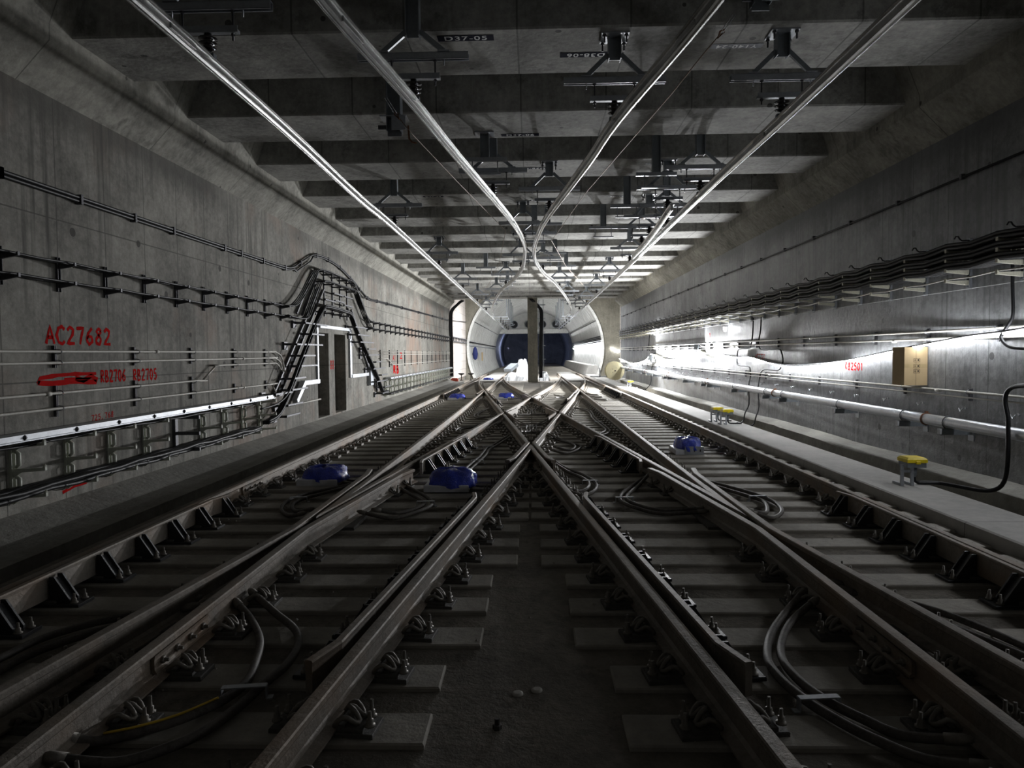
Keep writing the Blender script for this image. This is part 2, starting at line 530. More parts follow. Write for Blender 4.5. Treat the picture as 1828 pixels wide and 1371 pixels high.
# head wall with circular opening
RCX, RCZ, RR = 0.27, 2.15, 5.36
m = MB()
nx = 90
xa, xb = XL - 0.5, 7.5
for i in range(nx):
    x0 = xa + (xb - xa) * i / nx; x1 = xa + (xb - xa) * (i + 1) / nx
    def zz(x):
        d = RR * RR - (x - RCX) ** 2
        return sqrt(d) if d > 0 else None
    a, b = zz(x0), zz(x1)
    if a is None and b is None:
        m.add([(x0, YH, -0.4), (x1, YH, -0.4), (x1, YH, ZS), (x0, YH, ZS)], [(0, 1, 2, 3)])
    else:
        a = a or 0; b = b or 0
        m.add([(x0, YH, RCZ + a), (x1, YH, RCZ + b), (x1, YH, max(ZS, RCZ + b)), (x0, YH, max(ZS, RCZ + a))], [(0, 1, 2, 3)])
        m.add([(x0, YH, RCZ - a), (x1, YH, RCZ - b), (x1, YH, min(-0.4, RCZ - b)), (x0, YH, min(-0.4, RCZ - a))], [(0, 1, 2, 3)])
struct(m, 'headwall', 'head')
# bored tunnel lining, ring by ring
lin = tag(empty('tunnel_lining', (RCX, YH, -0.6)), kind='structure')
na = 56
def ring(y0, y1, mat, r=RR):
    m = MB()
    vs = []
    g = 0.03
    for y, rr in ((y0, r + 0.03), (y0 + g, r), (y1 - g, r), (y1, r + 0.03)):
        for j in range(na):
            t = 2 * pi * j / na
            vs.append((RCX + rr * cos(t), y, RCZ + rr * sin(t)))
    fs = []
    for i in range(3):
        for j in range(na):
            j2 = (j + 1) % na
            fs.append((i * na + j, i * na + j2, (i + 1) * na + j2, (i + 1) * na + j))
    m.add(vs, fs, True)
    return m.build('lining_ring', mat, lin, fix=False)
for i in range(26):
    ring(YH + 1.6 * i, YH + 1.6 * (i + 1), 'lining')
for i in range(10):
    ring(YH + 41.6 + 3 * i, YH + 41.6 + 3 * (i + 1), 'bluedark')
# pale collar round the opening
m = MB()
vs = []; fs = []
for j in range(na + 1):
    t = 2 * pi * j / na
    for r, y in ((RR + 0.16, YH - 0.02), (RR + 0.16, YH - 0.12), (RR - 0.02, YH - 0.12), (RR - 0.02, YH + 0.1)):
        vs.append((RCX + r * cos(t), y, RCZ + r * sin(t)))
for j in range(na):
    for q in range(3):
        fs.append((j * 4 + q, j * 4 + q + 1, j * 4 + q + 5, j * 4 + q + 4))
keep = []
for f in fs:
    if all(vs[i][2] < ZS for i in f) and all(vs[i][2] > -0.35 for i in f): keep.append(f)
m.add(vs, keep, False)
m.build('portal_collar', 'beamwhite', lin)
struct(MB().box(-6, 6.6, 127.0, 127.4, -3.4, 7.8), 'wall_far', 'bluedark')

# centre column
colm = struct(MB().prism([(-0.25, 44.25), (-0.22, 44.2), (0.34, 44.2), (0.37, 44.25), (0.37, 44.85), (0.34, 44.9), (-0.22, 44.9), (-0.25, 44.85)], 'z', -0.05, ZB), 'column', 'head')

# ------------------------------------------------------------------ sleepers
def row_y(k): return 3.78 + 0.545 * k
def gap_at(y):
    d = abs(y - YC)
    if d < 11.4: return 0.012
    if d < 12.9: return 0.10
    if d < 14.5: return 0.285
    return 0.46
KMIN, KMAX = -5, 72
sleeper_meshes = {}
for k in range(KMIN, KMAX):
    y = row_y(k)
    g = gap_at(y)
    for sgn in (-1, 1):
        key = (round(g, 3), sgn)
        if key not in sleeper_meshes:
            a, b = (-3.98, -g) if sgn < 0 else (g, 4.12)
            sleeper_meshes[key] = MB().cbox(a, b, -0.14, 0.14, -0.1, 0.0, 0.008).mesh('sleeper', 'sleeper')
        o = bpy.data.objects.new('sleeper', sleeper_meshes[key])
        COL.objects.link(o); o.parent = floor
        o.location = (0 - floor.location.x, y - floor.location.y, random.uniform(-0.006, 0.002) - floor.location.z)
# slab panels at the far end of the tracks
for x0, x1 in ((-3.3, -2.2), (2.2, 3.3)):
    for i in range(6):
        y0 = row_y(KMAX) + i * 3.2
        MB().cbox(x0, x1, y0, y0 + 3.15, -0.04, 0.10, 0.01).build('slab_panel', 'walk', floor)

# ------------------------------------------------------------------ rails
RAILP = [(-0.075, 0.0), (0.075, 0.0), (0.075, 0.011), (0.025, 0.024), (0.009, 0.04), (0.009, 0.122), (0.034, 0.136),
         (0.0365, 0.142), (0.0365, 0.168), (0.030, 0.175), (0.012, 0.1765), (-0.012, 0.1765), (-0.030, 0.175), (-0.0365, 0.168), (-0.0365, 0.142),
         (-0.034, 0.136), (-0.009, 0.122), (-0.009, 0.04), (-0.025, 0.024), (-0.075, 0.011)]
RZ = 0.0245
def cross_x(d, side, y):
    """x of a crossover rail: d = +1 route rising to the right, side = -1/+1 left/right rail"""
    t = y - YC
    s = 1 if t >= 0 else -1
    a = abs(t)
    # centre line: straight until a=13.9 then a curve of about 200 m radius into the main track
    a0, L = 13.9, 22.1
    if a <= a0: c = SL * a
    elif a <= a0 + L:
        u = a - a0
        c = SL * a0 + SL * u - SL * u * u / (2 * L)
    else: c = SL * a0 + SL * L / 2
    sc = TC / (SL * a0 + SL * L / 2)
    k = 1.0 if a < a0 else 1.0 + (sc - 1.0) * min(1, (a - a0) / L)
    w = W2 if a < a0 + L else 0.753
    return d * s * c * k + side * w
def main_x(side_track, side, y): return side_track * TC + side * 0.753

rail_defs = []   # dict(name, func, y0, y1, pts)
def seg(fn, y0, y1, lab, wing0=None, wing1=None):
    """wing0/wing1: extra bent points before the start / after the end"""
    pts = []
    if wing0: pts += wing0
    n = max(2, int((y1 - y0) / 1.0))
    curved = abs(fn(y0) + fn(y1) - 2 * fn((y0 + y1) / 2)) > 0.004
    ys = [y0 + (y1 - y0) * i / n for i in range(n + 1)] if curved else [y0, y1]
    pts += [(fn(y), y) for y in ys]
    if wing1: pts += wing1
    rail_defs.append(dict(fn=fn, y0=y0, y1=y1, pts=pts, lab=lab))

R1L = lambda y: cross_x(1, -1, y)
R1R = lambda y: cross_x(1, 1, y)
R2L = lambda y: cross_x(-1, -1, y)
R2R = lambda y: cross_x(-1, 1, y)
MLO = lambda y: main_x(-1, -1, y)
MLI = lambda y: main_x(-1, 1, y)
MRI = lambda y: main_x(1, -1, y)
MRO = lambda y: main_x(1, 1, y)
def find_cross(fa, fb, lo, hi):
    for _ in range(60):
        mid = (lo + hi) / 2
        if (fa(lo) - fb(lo)) * (fa(mid) - fb(mid)) <= 0: hi = mid
        else: lo = mid
    return lo
OFF = 0.118
def slope(fn, y): return (fn(y + 0.05) - fn(y - 0.05)) / 0.1
def wing(fi, fj, yn, sig, L):
    """rail i arrives on the side opposite sig; returns (y where it bends, bent points running on to the V side)"""
    mi, mj = slope(fi, yn), slope(fj, yn)
    a = OFF / abs(mi - mj)
    s = -sig * (1 if mi > mj else -1)
    yb = yn - sig * a
    bend = []
    for d in (L * 0.82, L):
        y = yn + sig * d
        off = OFF if d < L else OFF + 0.05
        bend.append((fj(y) + s * off, y))
    return yb, bend
yM1 = find_cross(MLI, R1L, 5, 10); yM2 = find_cross(MRI, R2R, 5, 10)
yM3 = find_cross(MLI, R2L, 27, 33); yM4 = find_cross(MRI, R1R, 27, 33)
yA = YC - W2 / SL; yB = YC + W2 / SL
LW = 2.2
Y0, Y1 = -1.0, 57.0
# near main frogs: V opens away from the camera
def frog_near(fm, fc, yn, labm, labc):
    yb, bend = wing(fm, fc, yn, 1, LW); seg(fm, Y0, yb, labm, wing1=bend)
    yb, bend = wing(fc, fm, yn, 1, LW); seg(fc, Y0, yb, labc, wing1=bend)
frog_near(MLI, R1L, yM1, 'straight inner rail of left track, nearest length before the frog', 'crossover rail running out at the lower left corner')
frog_near(MRI, R2R, yM2, 'straight inner rail of right track, nearest length before the frog', 'crossover rail running out at the lower right corner')
# main rails between the frogs
seg(MLI, yM1 + 0.15, yM3 - 0.15, 'straight inner rail of left track between its two frogs')
seg(MRI, yM2 + 0.15, yM4 - 0.15, 'straight inner rail of right track between its two frogs')
seg(MLO, Y0, Y1, 'outermost rail on the left beside the drain')
seg(MRO, Y0, Y1, 'outermost rail on the right beside the pale walkway')
# frog A: V toward the camera
seg(R1R, Y0, yA - 0.08, 'left leg of the near central V of rails, running to the bottom edge')
seg(R2L, Y0, yA - 0.08, 'right leg of the near central V of rails, running to the bottom edge')
KG = 0.42
ybA1, bA1 = wing(R1R, R2L, yA, -1, 1.5)
ybA2, bA2 = wing(R2L, R1R, yA, -1, 1.5)
seg(R1R, ybA1, YC, 'lower right side of the central diamond of rails', wing0=list(reversed(bA1)))
seg(R2L, ybA2, YC, 'lower left side of the central diamond of rails', wing0=list(reversed(bA2)))
# outer elbows of the diamond
seg(R1L, yM1 + 0.15, YC, 'crossover rail from near left frog to left diamond corner')
seg(R2R, yM2 + 0.15, YC, 'crossover rail from near right frog to right diamond corner')
seg(R2L, YC, yM3 - 0.15, 'crossover rail from left diamond corner to far left frog')
seg(R1R, YC, yM4 - 0.15, 'crossover rail from right diamond corner to far right frog')
rail_defs[-6]['y1'] = YC - KG; rail_defs[-5]['y1'] = YC - KG
for q in (-6, -5):
    d = rail_defs[q]; d['pts'][-1] = (d['fn'](YC - KG), YC - KG)
# far half of the diamond
ybB1, bB1 = wing(R1L, R2R, yB, 1, 1.5)
ybB2, bB2 = wing(R2R, R1L, yB, 1, 1.5)
seg(R1L, YC + KG, ybB1, 'upper left side of the central diamond of rails', wing1=bB1)
seg(R2R, YC + KG, ybB2, 'upper right side of the central diamond of rails', wing1=bB2)
seg(R1L, yB + 0.08, Y1, 'crossover rail curving right behind the diamond, inner one')
seg(R2R, yB + 0.08, Y1, 'crossover rail curving left behind the diamond, inner one')
# beyond the far frogs
def frog_far(fm, fc, yn, labm, labc):
    yb, bend = wing(fm, fc, yn, -1, LW); seg(fm, yb, Y1, labm, wing0=list(reversed(bend)))
    yb, bend = wing(fc, fm, yn, -1, LW); seg(fc, yb, Y1, labc, wing0=list(reversed(bend)))
frog_far(MLI, R2L, yM3, 'straight inner rail of left track beyond the far left frog', 'crossover rail curving into the left track near the tunnel mouth')
frog_far(MRI, R1R, yM4, 'straight inner rail of right track beyond the far right frog', 'crossover rail curving into the right track near the tunnel mouth')

def frog_nose(fa, fb, yn, sig, lab, L=0.9):
    ma, mb = slope(fa, yn + sig * 0.5), slope(fb, yn + sig * 0.5)
    if sig * (ma - mb) < 0: ma, mb = mb, ma        # a is the right-hand leg
    d0 = 2 * RH / abs(ma - mb)
    xn = fa(yn)
    def P(m, u, o): return (xn + m * sig * u + o, yn + sig * u)
    tip = P((ma + mb) / 2, -d0 * 0.93, 0)
    r = [P(ma, -d0 * 0.80, RH * 1.0), P(ma, L, RH)]; l = [P(mb, L, -RH), P(mb, -d0 * 0.80, -RH)]
    r[0] = (tip[0] + 0.004, r[0][1]); l[1] = (tip[0] - 0.004, l[1][1])
    poly = [tip, r[0], P(ma, 0, RH), r[1], P(ma, L + 0.35, 0.0), P((ma + mb) / 2, L * 0.5, 0.0), P(mb, L + 0.35, 0.0), l[0], P(mb, 0, -RH), l[1]]
    t = thing('crossing_nose', (tip[0], tip[1], 0), lab, 'rail crossing')
    MB().prism(poly, 'z', RZ + 0.03, RZ + 0.1775).build('nose_block', 'rail', t)
    MB().cbox(xn - 0.26, xn + 0.26, yn - 0.35, yn + 0.35, 0.0, 0.03, 0.004).build('base_plate', 'plate', t)
    return t

# check rails: (fn, side offset, y0, y1, label)
check_defs = [
    (MLO, 1, 0.6, 7.65, 'raised check rail with black braces inside the outermost left rail'),
    (MRO, -1, 0.6, 7.75, 'raised check rail with black braces inside the outermost right rail'),
    (R1R, -1, 3.45, 7.75, 'check rail left of the near central V, blunt end near the bottom'),
    (R2L, 1, 3.45, 7.75, 'check rail right of the near central V, blunt end near the bottom'),
    (R1L, 1, 9.9, 13.1, 'check rail with black braces left of the nearest crossing'),
    (R2R, -1, 9.9, 13.1, 'check rail with black braces right of the nearest crossing'),
    (MLO, 1, 26.8, 32.6, 'far check rail beside the outermost left rail'),
    (MRO, -1, 26.8, 32.6, 'far check rail beside the outermost right rail'),
    (R2L, 1, 23.9, 27.1, 'far check rail left of the furthest crossing'),
    (R1R, -1, 23.9, 27.1, 'far check rail right of the furthest crossing'),
]
def has_check(fn, side, y):
    for f, s, a, b, _ in check_defs:
        if f is fn and s == side and a - 0.15 <= y <= b + 0.15: return True
    return False

# fastener prototype meshes
def clip_mesh(s):
    m = MB()
    P = [(.062, -.062, .042), (.085, -.070, .070), (.118, -.064, .078), (.150, -.048, .052), (.160, -.020, .050), (.128, -.010, .085),
         (.105, 0, .092), (.128, .010, .085), (.160, .020, .050), (.150, .048, .052), (.118, .064, .078), (.085, .070, .070), (.062, .062, .042)]
    m.tube([(s * x, y, z) for x, y, z in smooth_path([(a_ * 1.06, b_ * 1.15, 0.03 + (c_ - 0.03) * 1.2) for a_, b_, c_ in P], 2)], 0.0125, 6)
    return m.mesh('clip', 'clip')
def bolt_mesh(x, h=0.075, y=0.0):
    m = MB()
    m.lathe((x, y, 0.04), [(0.026, 0), (0.026, 0.008), (0.017, 0.010), (0.017, 0.032), (0.010, 0.034), (0.008, h)], 8)
    return m.mesh('bolt', 'clip')
def plate_mesh():
    m = MB()
    m.cbox(-0.25, 0.25, -0.085, 0.085, -0.005, 0.020, 0.004)
    m.cbox(-0.20, 0.20, -0.075, 0.075, 0.020, 0.040, 0.004)
    m.box(-0.11, -0.078, -0.07, 0.07, 0.03, 0.052); m.box(0.078, 0.11, -0.07, 0.07, 0.03, 0.052)
    return m.mesh('rail_fastener', 'plate')
PL = plate_mesh(); CL = {s: clip_mesh(s) for s in (-1, 1)}
BT = {s: [bolt_mesh(s * 0.125, 0.07), bolt_mesh(s * 0.205, 0.085, 0.04), bolt_mesh(s * 0.225, 0.07, -0.045)] for s in (-1, 1)}
def joined_mesh(sides):
    m = MB()
    m.cbox(-0.25, 0.25, -0.085, 0.085, -0.005, 0.034, 0.004)
    for s in sides:
        m.tube([(s * x, y, z) for x, y, z in [(.06, -.06, .045), (.10, -.068, .082), (.155, -.04, .055), (.155, .04, .055), (.10, .068, .082), (.06, .06, .045)]], 0.012, 5)
        m.lathe((s * 0.135, 0, 0.03), [(0.02, 0), (0.012, 0.05)], 6)
        m.lathe((s * 0.215, 0, 0.03), [(0.022, 0), (0.012, 0.055)], 6)
    return m.mesh('rail_fastener', 'clip')
JM = {sd: joined_mesh(sd) for sd in ((-1, 1), (-1,), (1,))}
ALLF = [R1L, R1R, R2L, R2R, MLO, MLI, MRI, MRO]
def add_obj(name, me, parent, loc, rz=0.0):
    o = bpy.data.objects.new(name, me); COL.objects.link(o)
    o.parent = parent; o.location = loc; o.rotation_euler = (0, 0, rz)
    return o
for i, d in enumerate(rail_defs):
    m = MB()
    dz = 0.0006 * (i % 3)
    m.sweep(RAILP, [(x, y, RZ + dz) for x, y in d['pts']])
    base = (d['fn'](d['y0']), d['y0'], 0.0)
    t = thing('rail', base, 'dusty steel ' + d['lab'], 'rail')
    m.build('rail_section', 'rail', t)
    fn = d['fn']
    far = MB(); nfar = 0
    for k in range(KMIN, KMAX):
        y = row_y(k)
        if y < max(1.9, d['y0'] - 0.05) or y > d['y1'] + 0.05: continue
        x = fn(y); rz = -math.atan(slope(fn, y))
        if any(f is not fn and abs(f(y) - x) < 0.14 for f in ALLF): 
            continue
        sides = []
        for s in (-1, 1):
            blocked = any(f is not fn and 0 < s * (f(y) - x) < 0.36 for f in ALLF)
            if not blocked and not has_check(fn, s, y): sides.append(s)
        if not sides: continue
        loc = (x - base[0], y - base[1], 0.0)
        if y < 11.5:
            p = add_obj('rail_fastener', PL, t, loc, rz)
            for s in sides:
                add_obj('clip', CL[s], p, (0, 0, 0))
                for b in BT[s]: add_obj('bolt', b, p, (0, 0, 0))
        else:
            add_obj('rail_fastener', JM[tuple(sides)], t, loc, rz)

# fish plates with bolts
def fishplate(fn, side, yc, n=4, L=0.62):
    # joined to the rail nearest to it
    for d, o in zip(rail_defs, [o for o in COL.objects if o.name.split('.')[0] == 'rail' and o.get('category') == 'rail']):
        if d['fn'] is fn and d['y0'] <= yc <= d['y1'] + 2.3: t = o; break
    m = MB()
    sl = slope(fn, yc)
    def pt(u, off, z): return (fn(yc) + sl * u + side * off, yc + u, z)
    prof = [(0.010, 0.040), (0.040, 0.030), (0.040, 0.042), (0.030, 0.055), (0.030, 0.110), (0.036, 0.132), (0.012, 0.122)]
    vs = []
    for u in (-L / 2, L / 2):
        vs += [pt(u, a, RZ + b) for a, b in prof]
    k = len(prof)
    m.add(vs, [tuple(range(k)), tuple(reversed(range(k, 2 * k)))] + [(i, (i + 1) % k, (i + 1) % k + k, i + k) for i in range(k)])
    p = m.build('joint_bar', 'rail', t)
    for i in range(n):
        u = -L / 2 + L * (i + 0.5) / n
        x, y, z = pt(u, 0.03, RZ + 0.082)
        MB().lathe((x, y, z), [(0.022, 0), (0.022, side * 0.014), (0.012, side * 0.016), (0.010, side * 0.04)] if side > 0 else
                   [(0.010, -0.04), (0.012, -0.016), (0.022, -0.014), (0.022, 0)], 6, 'x').build('bolt', 'clip', p)
fishplate(MLI, 1, 3.95); fishplate(MLI, 1, 8.75, 5); fishplate(MRI, -1, 3.95)
fishplate(R1R, 1, 10.4, 3, 0.5); fishplate(R2L, -1, 10.4, 3, 0.5); fishplate(MLO, 1, 8.75, 4)

# check rails
brace_proto = {}
def brace_meshes(s):
    # s: direction away from the running rail; local x=0 at the check rail
    a = MB()
    a.cbox(-0.10 if s > 0 else -0.26, 0.26 if s > 0 else 0.10, -0.09, 0.09, 0.0, 0.022, 0.004)
    for y in (-0.045, 0.045):
        tri = [(s * 0.03, 0.02), (s * 0.175, 0.02), (s * 0.175, 0.04), (s * 0.065, 0.205), (s * 0.03, 0.205)]
        a.prism([(p[0], p[1]) for p in tri], 'y', y - 0.008, y + 0.008)
    a.add([(s * 0.155, -0.04, 0.035), (s * 0.155, 0.04, 0.035), (s * 0.05, 0.04, 0.19), (s * 0.05, -0.04, 0.19)], [(0, 1, 2, 3)])
    b = MB()
    b.lathe((s * 0.205, -0.05, 0.02), [(0.026, 0), (0.026, 0.01), (0.016, 0.012), (0.016, 0.035), (0.009, 0.037), (0.008, 0.07)], 8)
    c = MB()
    c.lathe((s * 0.215, 0.05, 0.02), [(0.026, 0), (0.026, 0.01), (0.016, 0.012), (0.016, 0.035), (0.009, 0.037), (0.008, 0.07)], 8)
    return a.mesh('brace', 'brace'), b.mesh('bolt', 'clip'), c.mesh('bolt', 'clip')
BR = {s: brace_meshes(s) for s in (-1, 1)}
for fn, side, a, b, lab in check_defs:
    ys = [a, a + 0.25, b - 0.25, b]
    offs = [0.175, 0.118, 0.118, 0.175]
    pts = [(fn(y) + side * o, y, 0.0) for y, o in zip(ys, offs)]
    prof = [(-0.02, 0.05), (0.02, 0.05), (0.02, 0.19), (0.024, 0.212), (0.018, 0.222), (-0.018, 0.222), (-0.024, 0.212), (-0.02, 0.19)]
    t = thing('check_rail', pts[0], lab, 'check rail')
    MB().sweep(prof, pts).build('rail_bar', 'rail', t)
    for k in range(KMIN, KMAX):
        y = row_y(k)
        if y < max(a, 1.9) or y > b: continue
        x = fn(y) + side * OFF
        o = add_obj('brace', BR[side][0], t, (x - pts[0][0], y - pts[0][1], 0.0), -math.atan(slope(fn, y)))
        add_obj('bolt', BR[side][1], o, (0, 0, 0)); add_obj('bolt', BR[side][2], o, (0, 0, 0))
frog_nose(MLI, R1L, yM1, 1, 'pointed steel nose of the near left frog')
frog_nose(MRI, R2R, yM2, 1, 'pointed steel nose of the near right frog')
frog_nose(MLI, R2L, yM3, -1, 'pointed steel nose of the far left frog')
frog_nose(MRI, R1R, yM4, -1, 'pointed steel nose of the far right frog')
frog_nose(R1R, R2L, yA, -1, 'V-shaped steel nose at the nearest central crossing', 0.5)
frog_nose(R1L, R2R, yB, 1, 'V-shaped steel nose at the furthest central crossing', 0.5)
# elbow check rails inside the two side corners of the diamond
for s, lab in ((-1, 'bent knuckle check rail inside the left corner of the diamond'), (1, 'bent knuckle check rail inside the right corner of the diamond')):
    pts = [(s * (W2 - SL * abs(u) - OFF * (1 if abs(u) < 1.3 else 1.5)), YC + u, 0.02) for u in (-1.6, -1.3, -0.1, 0.1, 1.3, 1.6)]
    t = thing('check_rail', pts[2], lab, 'check rail')
    MB().sweep([(-0.018, 0.0), (0.018, 0.0), (0.018, 0.19), (-0.018, 0.19)], pts).build('rail_bar', 'rail', t)

# ------------------------------------------------------------------ LED rope light on the right wall
led_pts = [(5.66, 3.4, 2.5), (5.66, 5.2, 2.32), (5.66, 6.4, 2.14), (5.66, 7.4, 2.02), (5.62, 8.2, 1.955), (5.60, 9.35, 1.885), (5.6, 10.42, 1.795), (5.60, 12.8, 1.555), (5.62, 14.4, 1.44), (5.62, 15.98, 1.41),
           (5.62, 17.2, 1.49), (5.62, 18.42, 1.59), (5.62, 19.57, 1.583), (5.62, 20.76, 1.62), (5.62, 22.1, 1.538), (5.62, 23.1, 1.62), (5.62, 23.92, 1.80), (5.62, 24.9, 1.60), (5.62, 26.74, 1.522), (5.62, 27.9, 1.45), (5.62, 29.03, 1.428),
           (5.62, 31.2, 1.50), (5.62, 33.59, 1.66), (5.62, 35.2, 1.36), (5.62, 38.72, 1.151), (5.62, 41.5, 1.16), (5.62, 43.96, 1.29), (5.62, 45.8, 1.35)]
def rope(pts, strength, lab, r=0.011, per=3, clips=True, shade_strip=True):
    path = smooth_path(pts, per)
    t = thing('rope_light', tuple(pts[0]), lab, 'rope light')
    MB().tube(path, r, 5).build('glowing_tube', led_mat('led_' + str(len(bpy.data.materials)), strength), t)
    if clips:
        q = []
        for p in path: q += [(p.x + 0.001, p.y, p.z + r + 0.004), (XR + 0.005, p.y, p.z + r + 0.012), (p.x + 0.001, p.y, p.z + r + 0.007), (XR + 0.005, p.y, p.z + r + 0.015)]
        f = []
        for i in range(len(path) - 1):
            a, b = i * 4, i * 4 + 4
            f += [(a, a + 1, b + 1, b), (a + 2, b + 2, b + 3, a + 3), (a, b, b + 2, a + 2)]
        if shade_strip: MB().add(q, f).build('added_shade_strip', 'conduit', t)  # added strip that keeps the rope's light off the wall above it
        for p in pts[1:-1]:
            m = MB(); m.box(p[0] - 0.012, XR, p[1] - 0.012, p[1] + 0.012, p[2] + r + 0.008, p[2] + r + 0.024)
            m.build('hook_clip', 'galv', t)
    return t
rope([p for p in led_pts if p[1] < 12.9], LED_NEAR, 'dimmer near length of rope light beside the cardboard box, right wall', shade_strip=False)
rope([p for p in led_pts if 12.7 < p[1] < 24.0], LED_MID, 'bright wavy middle length of rope light on right wall')
rope([p for p in led_pts if p[1] > 23.9], LED_STRENGTH, 'bright wavy far length of rope light on right wall')
# further lights in the bored tunnel
rope([(5.45, 57.3 + i * 2.2, 2.25 + 0.14 * (i % 2)) for i in range(18)], LED_FAR, 'glowing white rope light along the far bored tunnel wall', r=0.02, per=2, clips=False)
rope([(6.3, 56.97, 2.15), (6.7, 56.97, 1.9), (7.1, 56.97, 1.85)], LED_FAR, 'short hanging glow tube on the head wall right of the tunnel mouth', r=0.02, per=3, clips=False)
def flood(loc, rot, size, power, lab):
    t = thing('flood_lamp', loc, lab, 'lamp')
    m = MB().box(loc[0] - size / 2, loc[0] + size / 2, loc[1] - 0.05, loc[1] + 0.05, loc[2], loc[2] + 0.12)
    m.build('lamp_housing', 'greysteel', t)
    ld = bpy.data.lights.new('lamp_glow', 'AREA'); ld.shape = 'RECTANGLE'; ld.size = size; ld.size_y = 0.3
    ld.energy = power; ld.color = (0.95, 0.97, 1.0)
    lo = bpy.data.objects.new('lamp_glow', ld); COL.objects.link(lo)
    lo.parent = t; lo.location = (0, 0, -0.02); lo.rotation_euler = rot
    return t
flood((-0.9, 50.5, 5.9), (radians(8), 0, 0), 1.6, LAMP_C, 'work lamp under the chamber ceiling left of the column')
flood((2.2, 50.5, 5.9), (radians(8), 0, 0), 1.6, LAMP_C, 'work lamp under the chamber ceiling right of the column')
def wall_lamp(loc, d, size, power, lab):
    t = thing('wall_lamp', loc, lab, 'lamp')
    d = Vector(d).normalized()
    MB().bar(Vector(loc) - d * 0.07, Vector(loc) - d * 0.012, size * 1.15, size * 1.15).build('lamp_housing', 'greysteel', t)
    MB().box(loc[0], XR, loc[1] - 0.02, loc[1] + 0.02, loc[2] - 0.16, loc[2] - 0.12).build('wall_arm', 'dkbracket', t)
    ld = bpy.data.lights.new('lamp_glow', 'AREA'); ld.shape = 'SQUARE'; ld.size = size
    ld.energy = power; ld.color = (0.97, 0.98, 1.0)
    lo = bpy.data.objects.new('lamp_glow', ld); COL.objects.link(lo); lo.parent = t
    lo.rotation_euler = d.to_track_quat('-Z', 'Y').to_euler()
wall_lamp((5.52, 33.3, 1.52), (-0.85, -0.50, 0.16), 0.22, LAMP_A, 'bright wall lamp at the far peak of the rope light, right wall')
wall_lamp((5.52, 24.0, 1.92), (-0.85, -0.50, 0.16), 0.16, LAMP_B, 'bright wall lamp at the nearer peak of the rope light, right wall')

t = thing('tunnel_fill_lamp', (-3.6, 112.0, 2.6), 'dim bluish fill lamp added deep in the dark bored tunnel', 'lamp')  # unseen lamp added to give the deep tunnel a dim blue light
MB().box(-4.0, -3.75, 111.9, 112.1, 2.55, 2.65).build('lamp_housing', 'greysteel', t)
ld = bpy.data.lights.new('lamp_glow', 'POINT'); ld.energy = 90; ld.color = (0.62, 0.70, 1.0); ld.shadow_soft_size = 0.1
lo = bpy.data.objects.new('lamp_glow', ld); COL.objects.link(lo); lo.parent = t

# ------------------------------------------------------------------ overhead conductor rails
CP = [(-0.045, 0.125), (-0.045, 0.113), (-0.024, 0.108), (-0.020, 0.05), (-0.028, 0.03), (-0.020, 0.012), (-0.007, 0.008), (-0.006, 0.0), (0.006, 0.0),
      (0.007, 0.008), (0.020, 0.012), (0.028, 0.03), (0.020, 0.05), (0.024, 0.108), (0.045, 0.113), (0.045, 0.125)]
ZCR = 4.215
Lin = [(-1.72, 2.5), (-1.43, 5.2), (-1.15, 7.2), (-.90, 9.3), (-.41, 13.1), (-.215, 15.15), (-.135, 16.85), (-.137, 18.5), (-.25, 21.4), (-.60, 24.6), (-1.28, 29.4), (-2.05, 38.0), (-2.45, 45.0), (-2.6, 49.0)]
Rin = [(1.68, 2.5), (1.38, 5.3), (.99, 7.8), (.80, 9.6), (.36, 13.2), (.20, 15.2), (.107, 17.44), (.144, 19.75), (.426, 22.8), (.88, 25.9), (1.7, 33.7), (2.3, 41.0), (2.5, 47.0)]
Lout = [(-2.75, 0.5), (-2.75, 5.0), (-2.72, 8.0), (-2.75, 11.6), (-2.7, 16.0), (-2.72, 38.0), (-2.8, 60.0), (-2.8, 75.0)]
Rout = [(2.8, 0.5), (2.8, 7.8), (2.79, 11.6), (2.86, 20.5), (2.9, 38.0), (2.85, 60.0), (2.8, 75.0)]
def crail(pts, lab):
    path = [(p.x, p.y, p.z) for p in smooth_path([(x, y, ZCR) for x, y in pts], 5)]
    t = thing('conductor_rail', (pts[0][0], pts[0][1], ZCR), lab, 'conductor rail')
    MB().sweep(CP, path).build('aluminium_bar', 'alu', t)
    # splice plates
    for j in range(6, len(path) - 4, 16):
        a, b = Vector(path[j]), Vector(path[j + 1])
        d = (b - a).normalized(); c = a
        for s in (-1, 1):
            side = d.cross(Vector((0, 0, 1))) * (s * 0.028)
            MB().bar(c + side + Vector((0, 0, .08)) - d * 0.2, c + side + Vector((0, 0, .08)) + d * 0.2, 0.008, 0.045).build('splice_plate', 'alu', t)
    return t
crail(Lout, 'long straight aluminium conductor rail over the left track')
crail(Rout, 'long straight aluminium conductor rail over the right track')
crail(Lin, 'curved aluminium conductor rail left of centre, bowing toward the middle')
crail(Rin, 'curved aluminium conductor rail right of centre, bowing toward the middle')
crail([(2.50, 12.6), (2.53, 13.2), (2.62, 14.9), (2.70, 17.0), (2.72, 19.0)], 'short overlapping conductor rail beside the right straight one')
crail([(2.45, 45.5), (2.35, 50.0), (2.55, 56.0)], 'far short conductor rail with a bent end near the tunnel mouth')

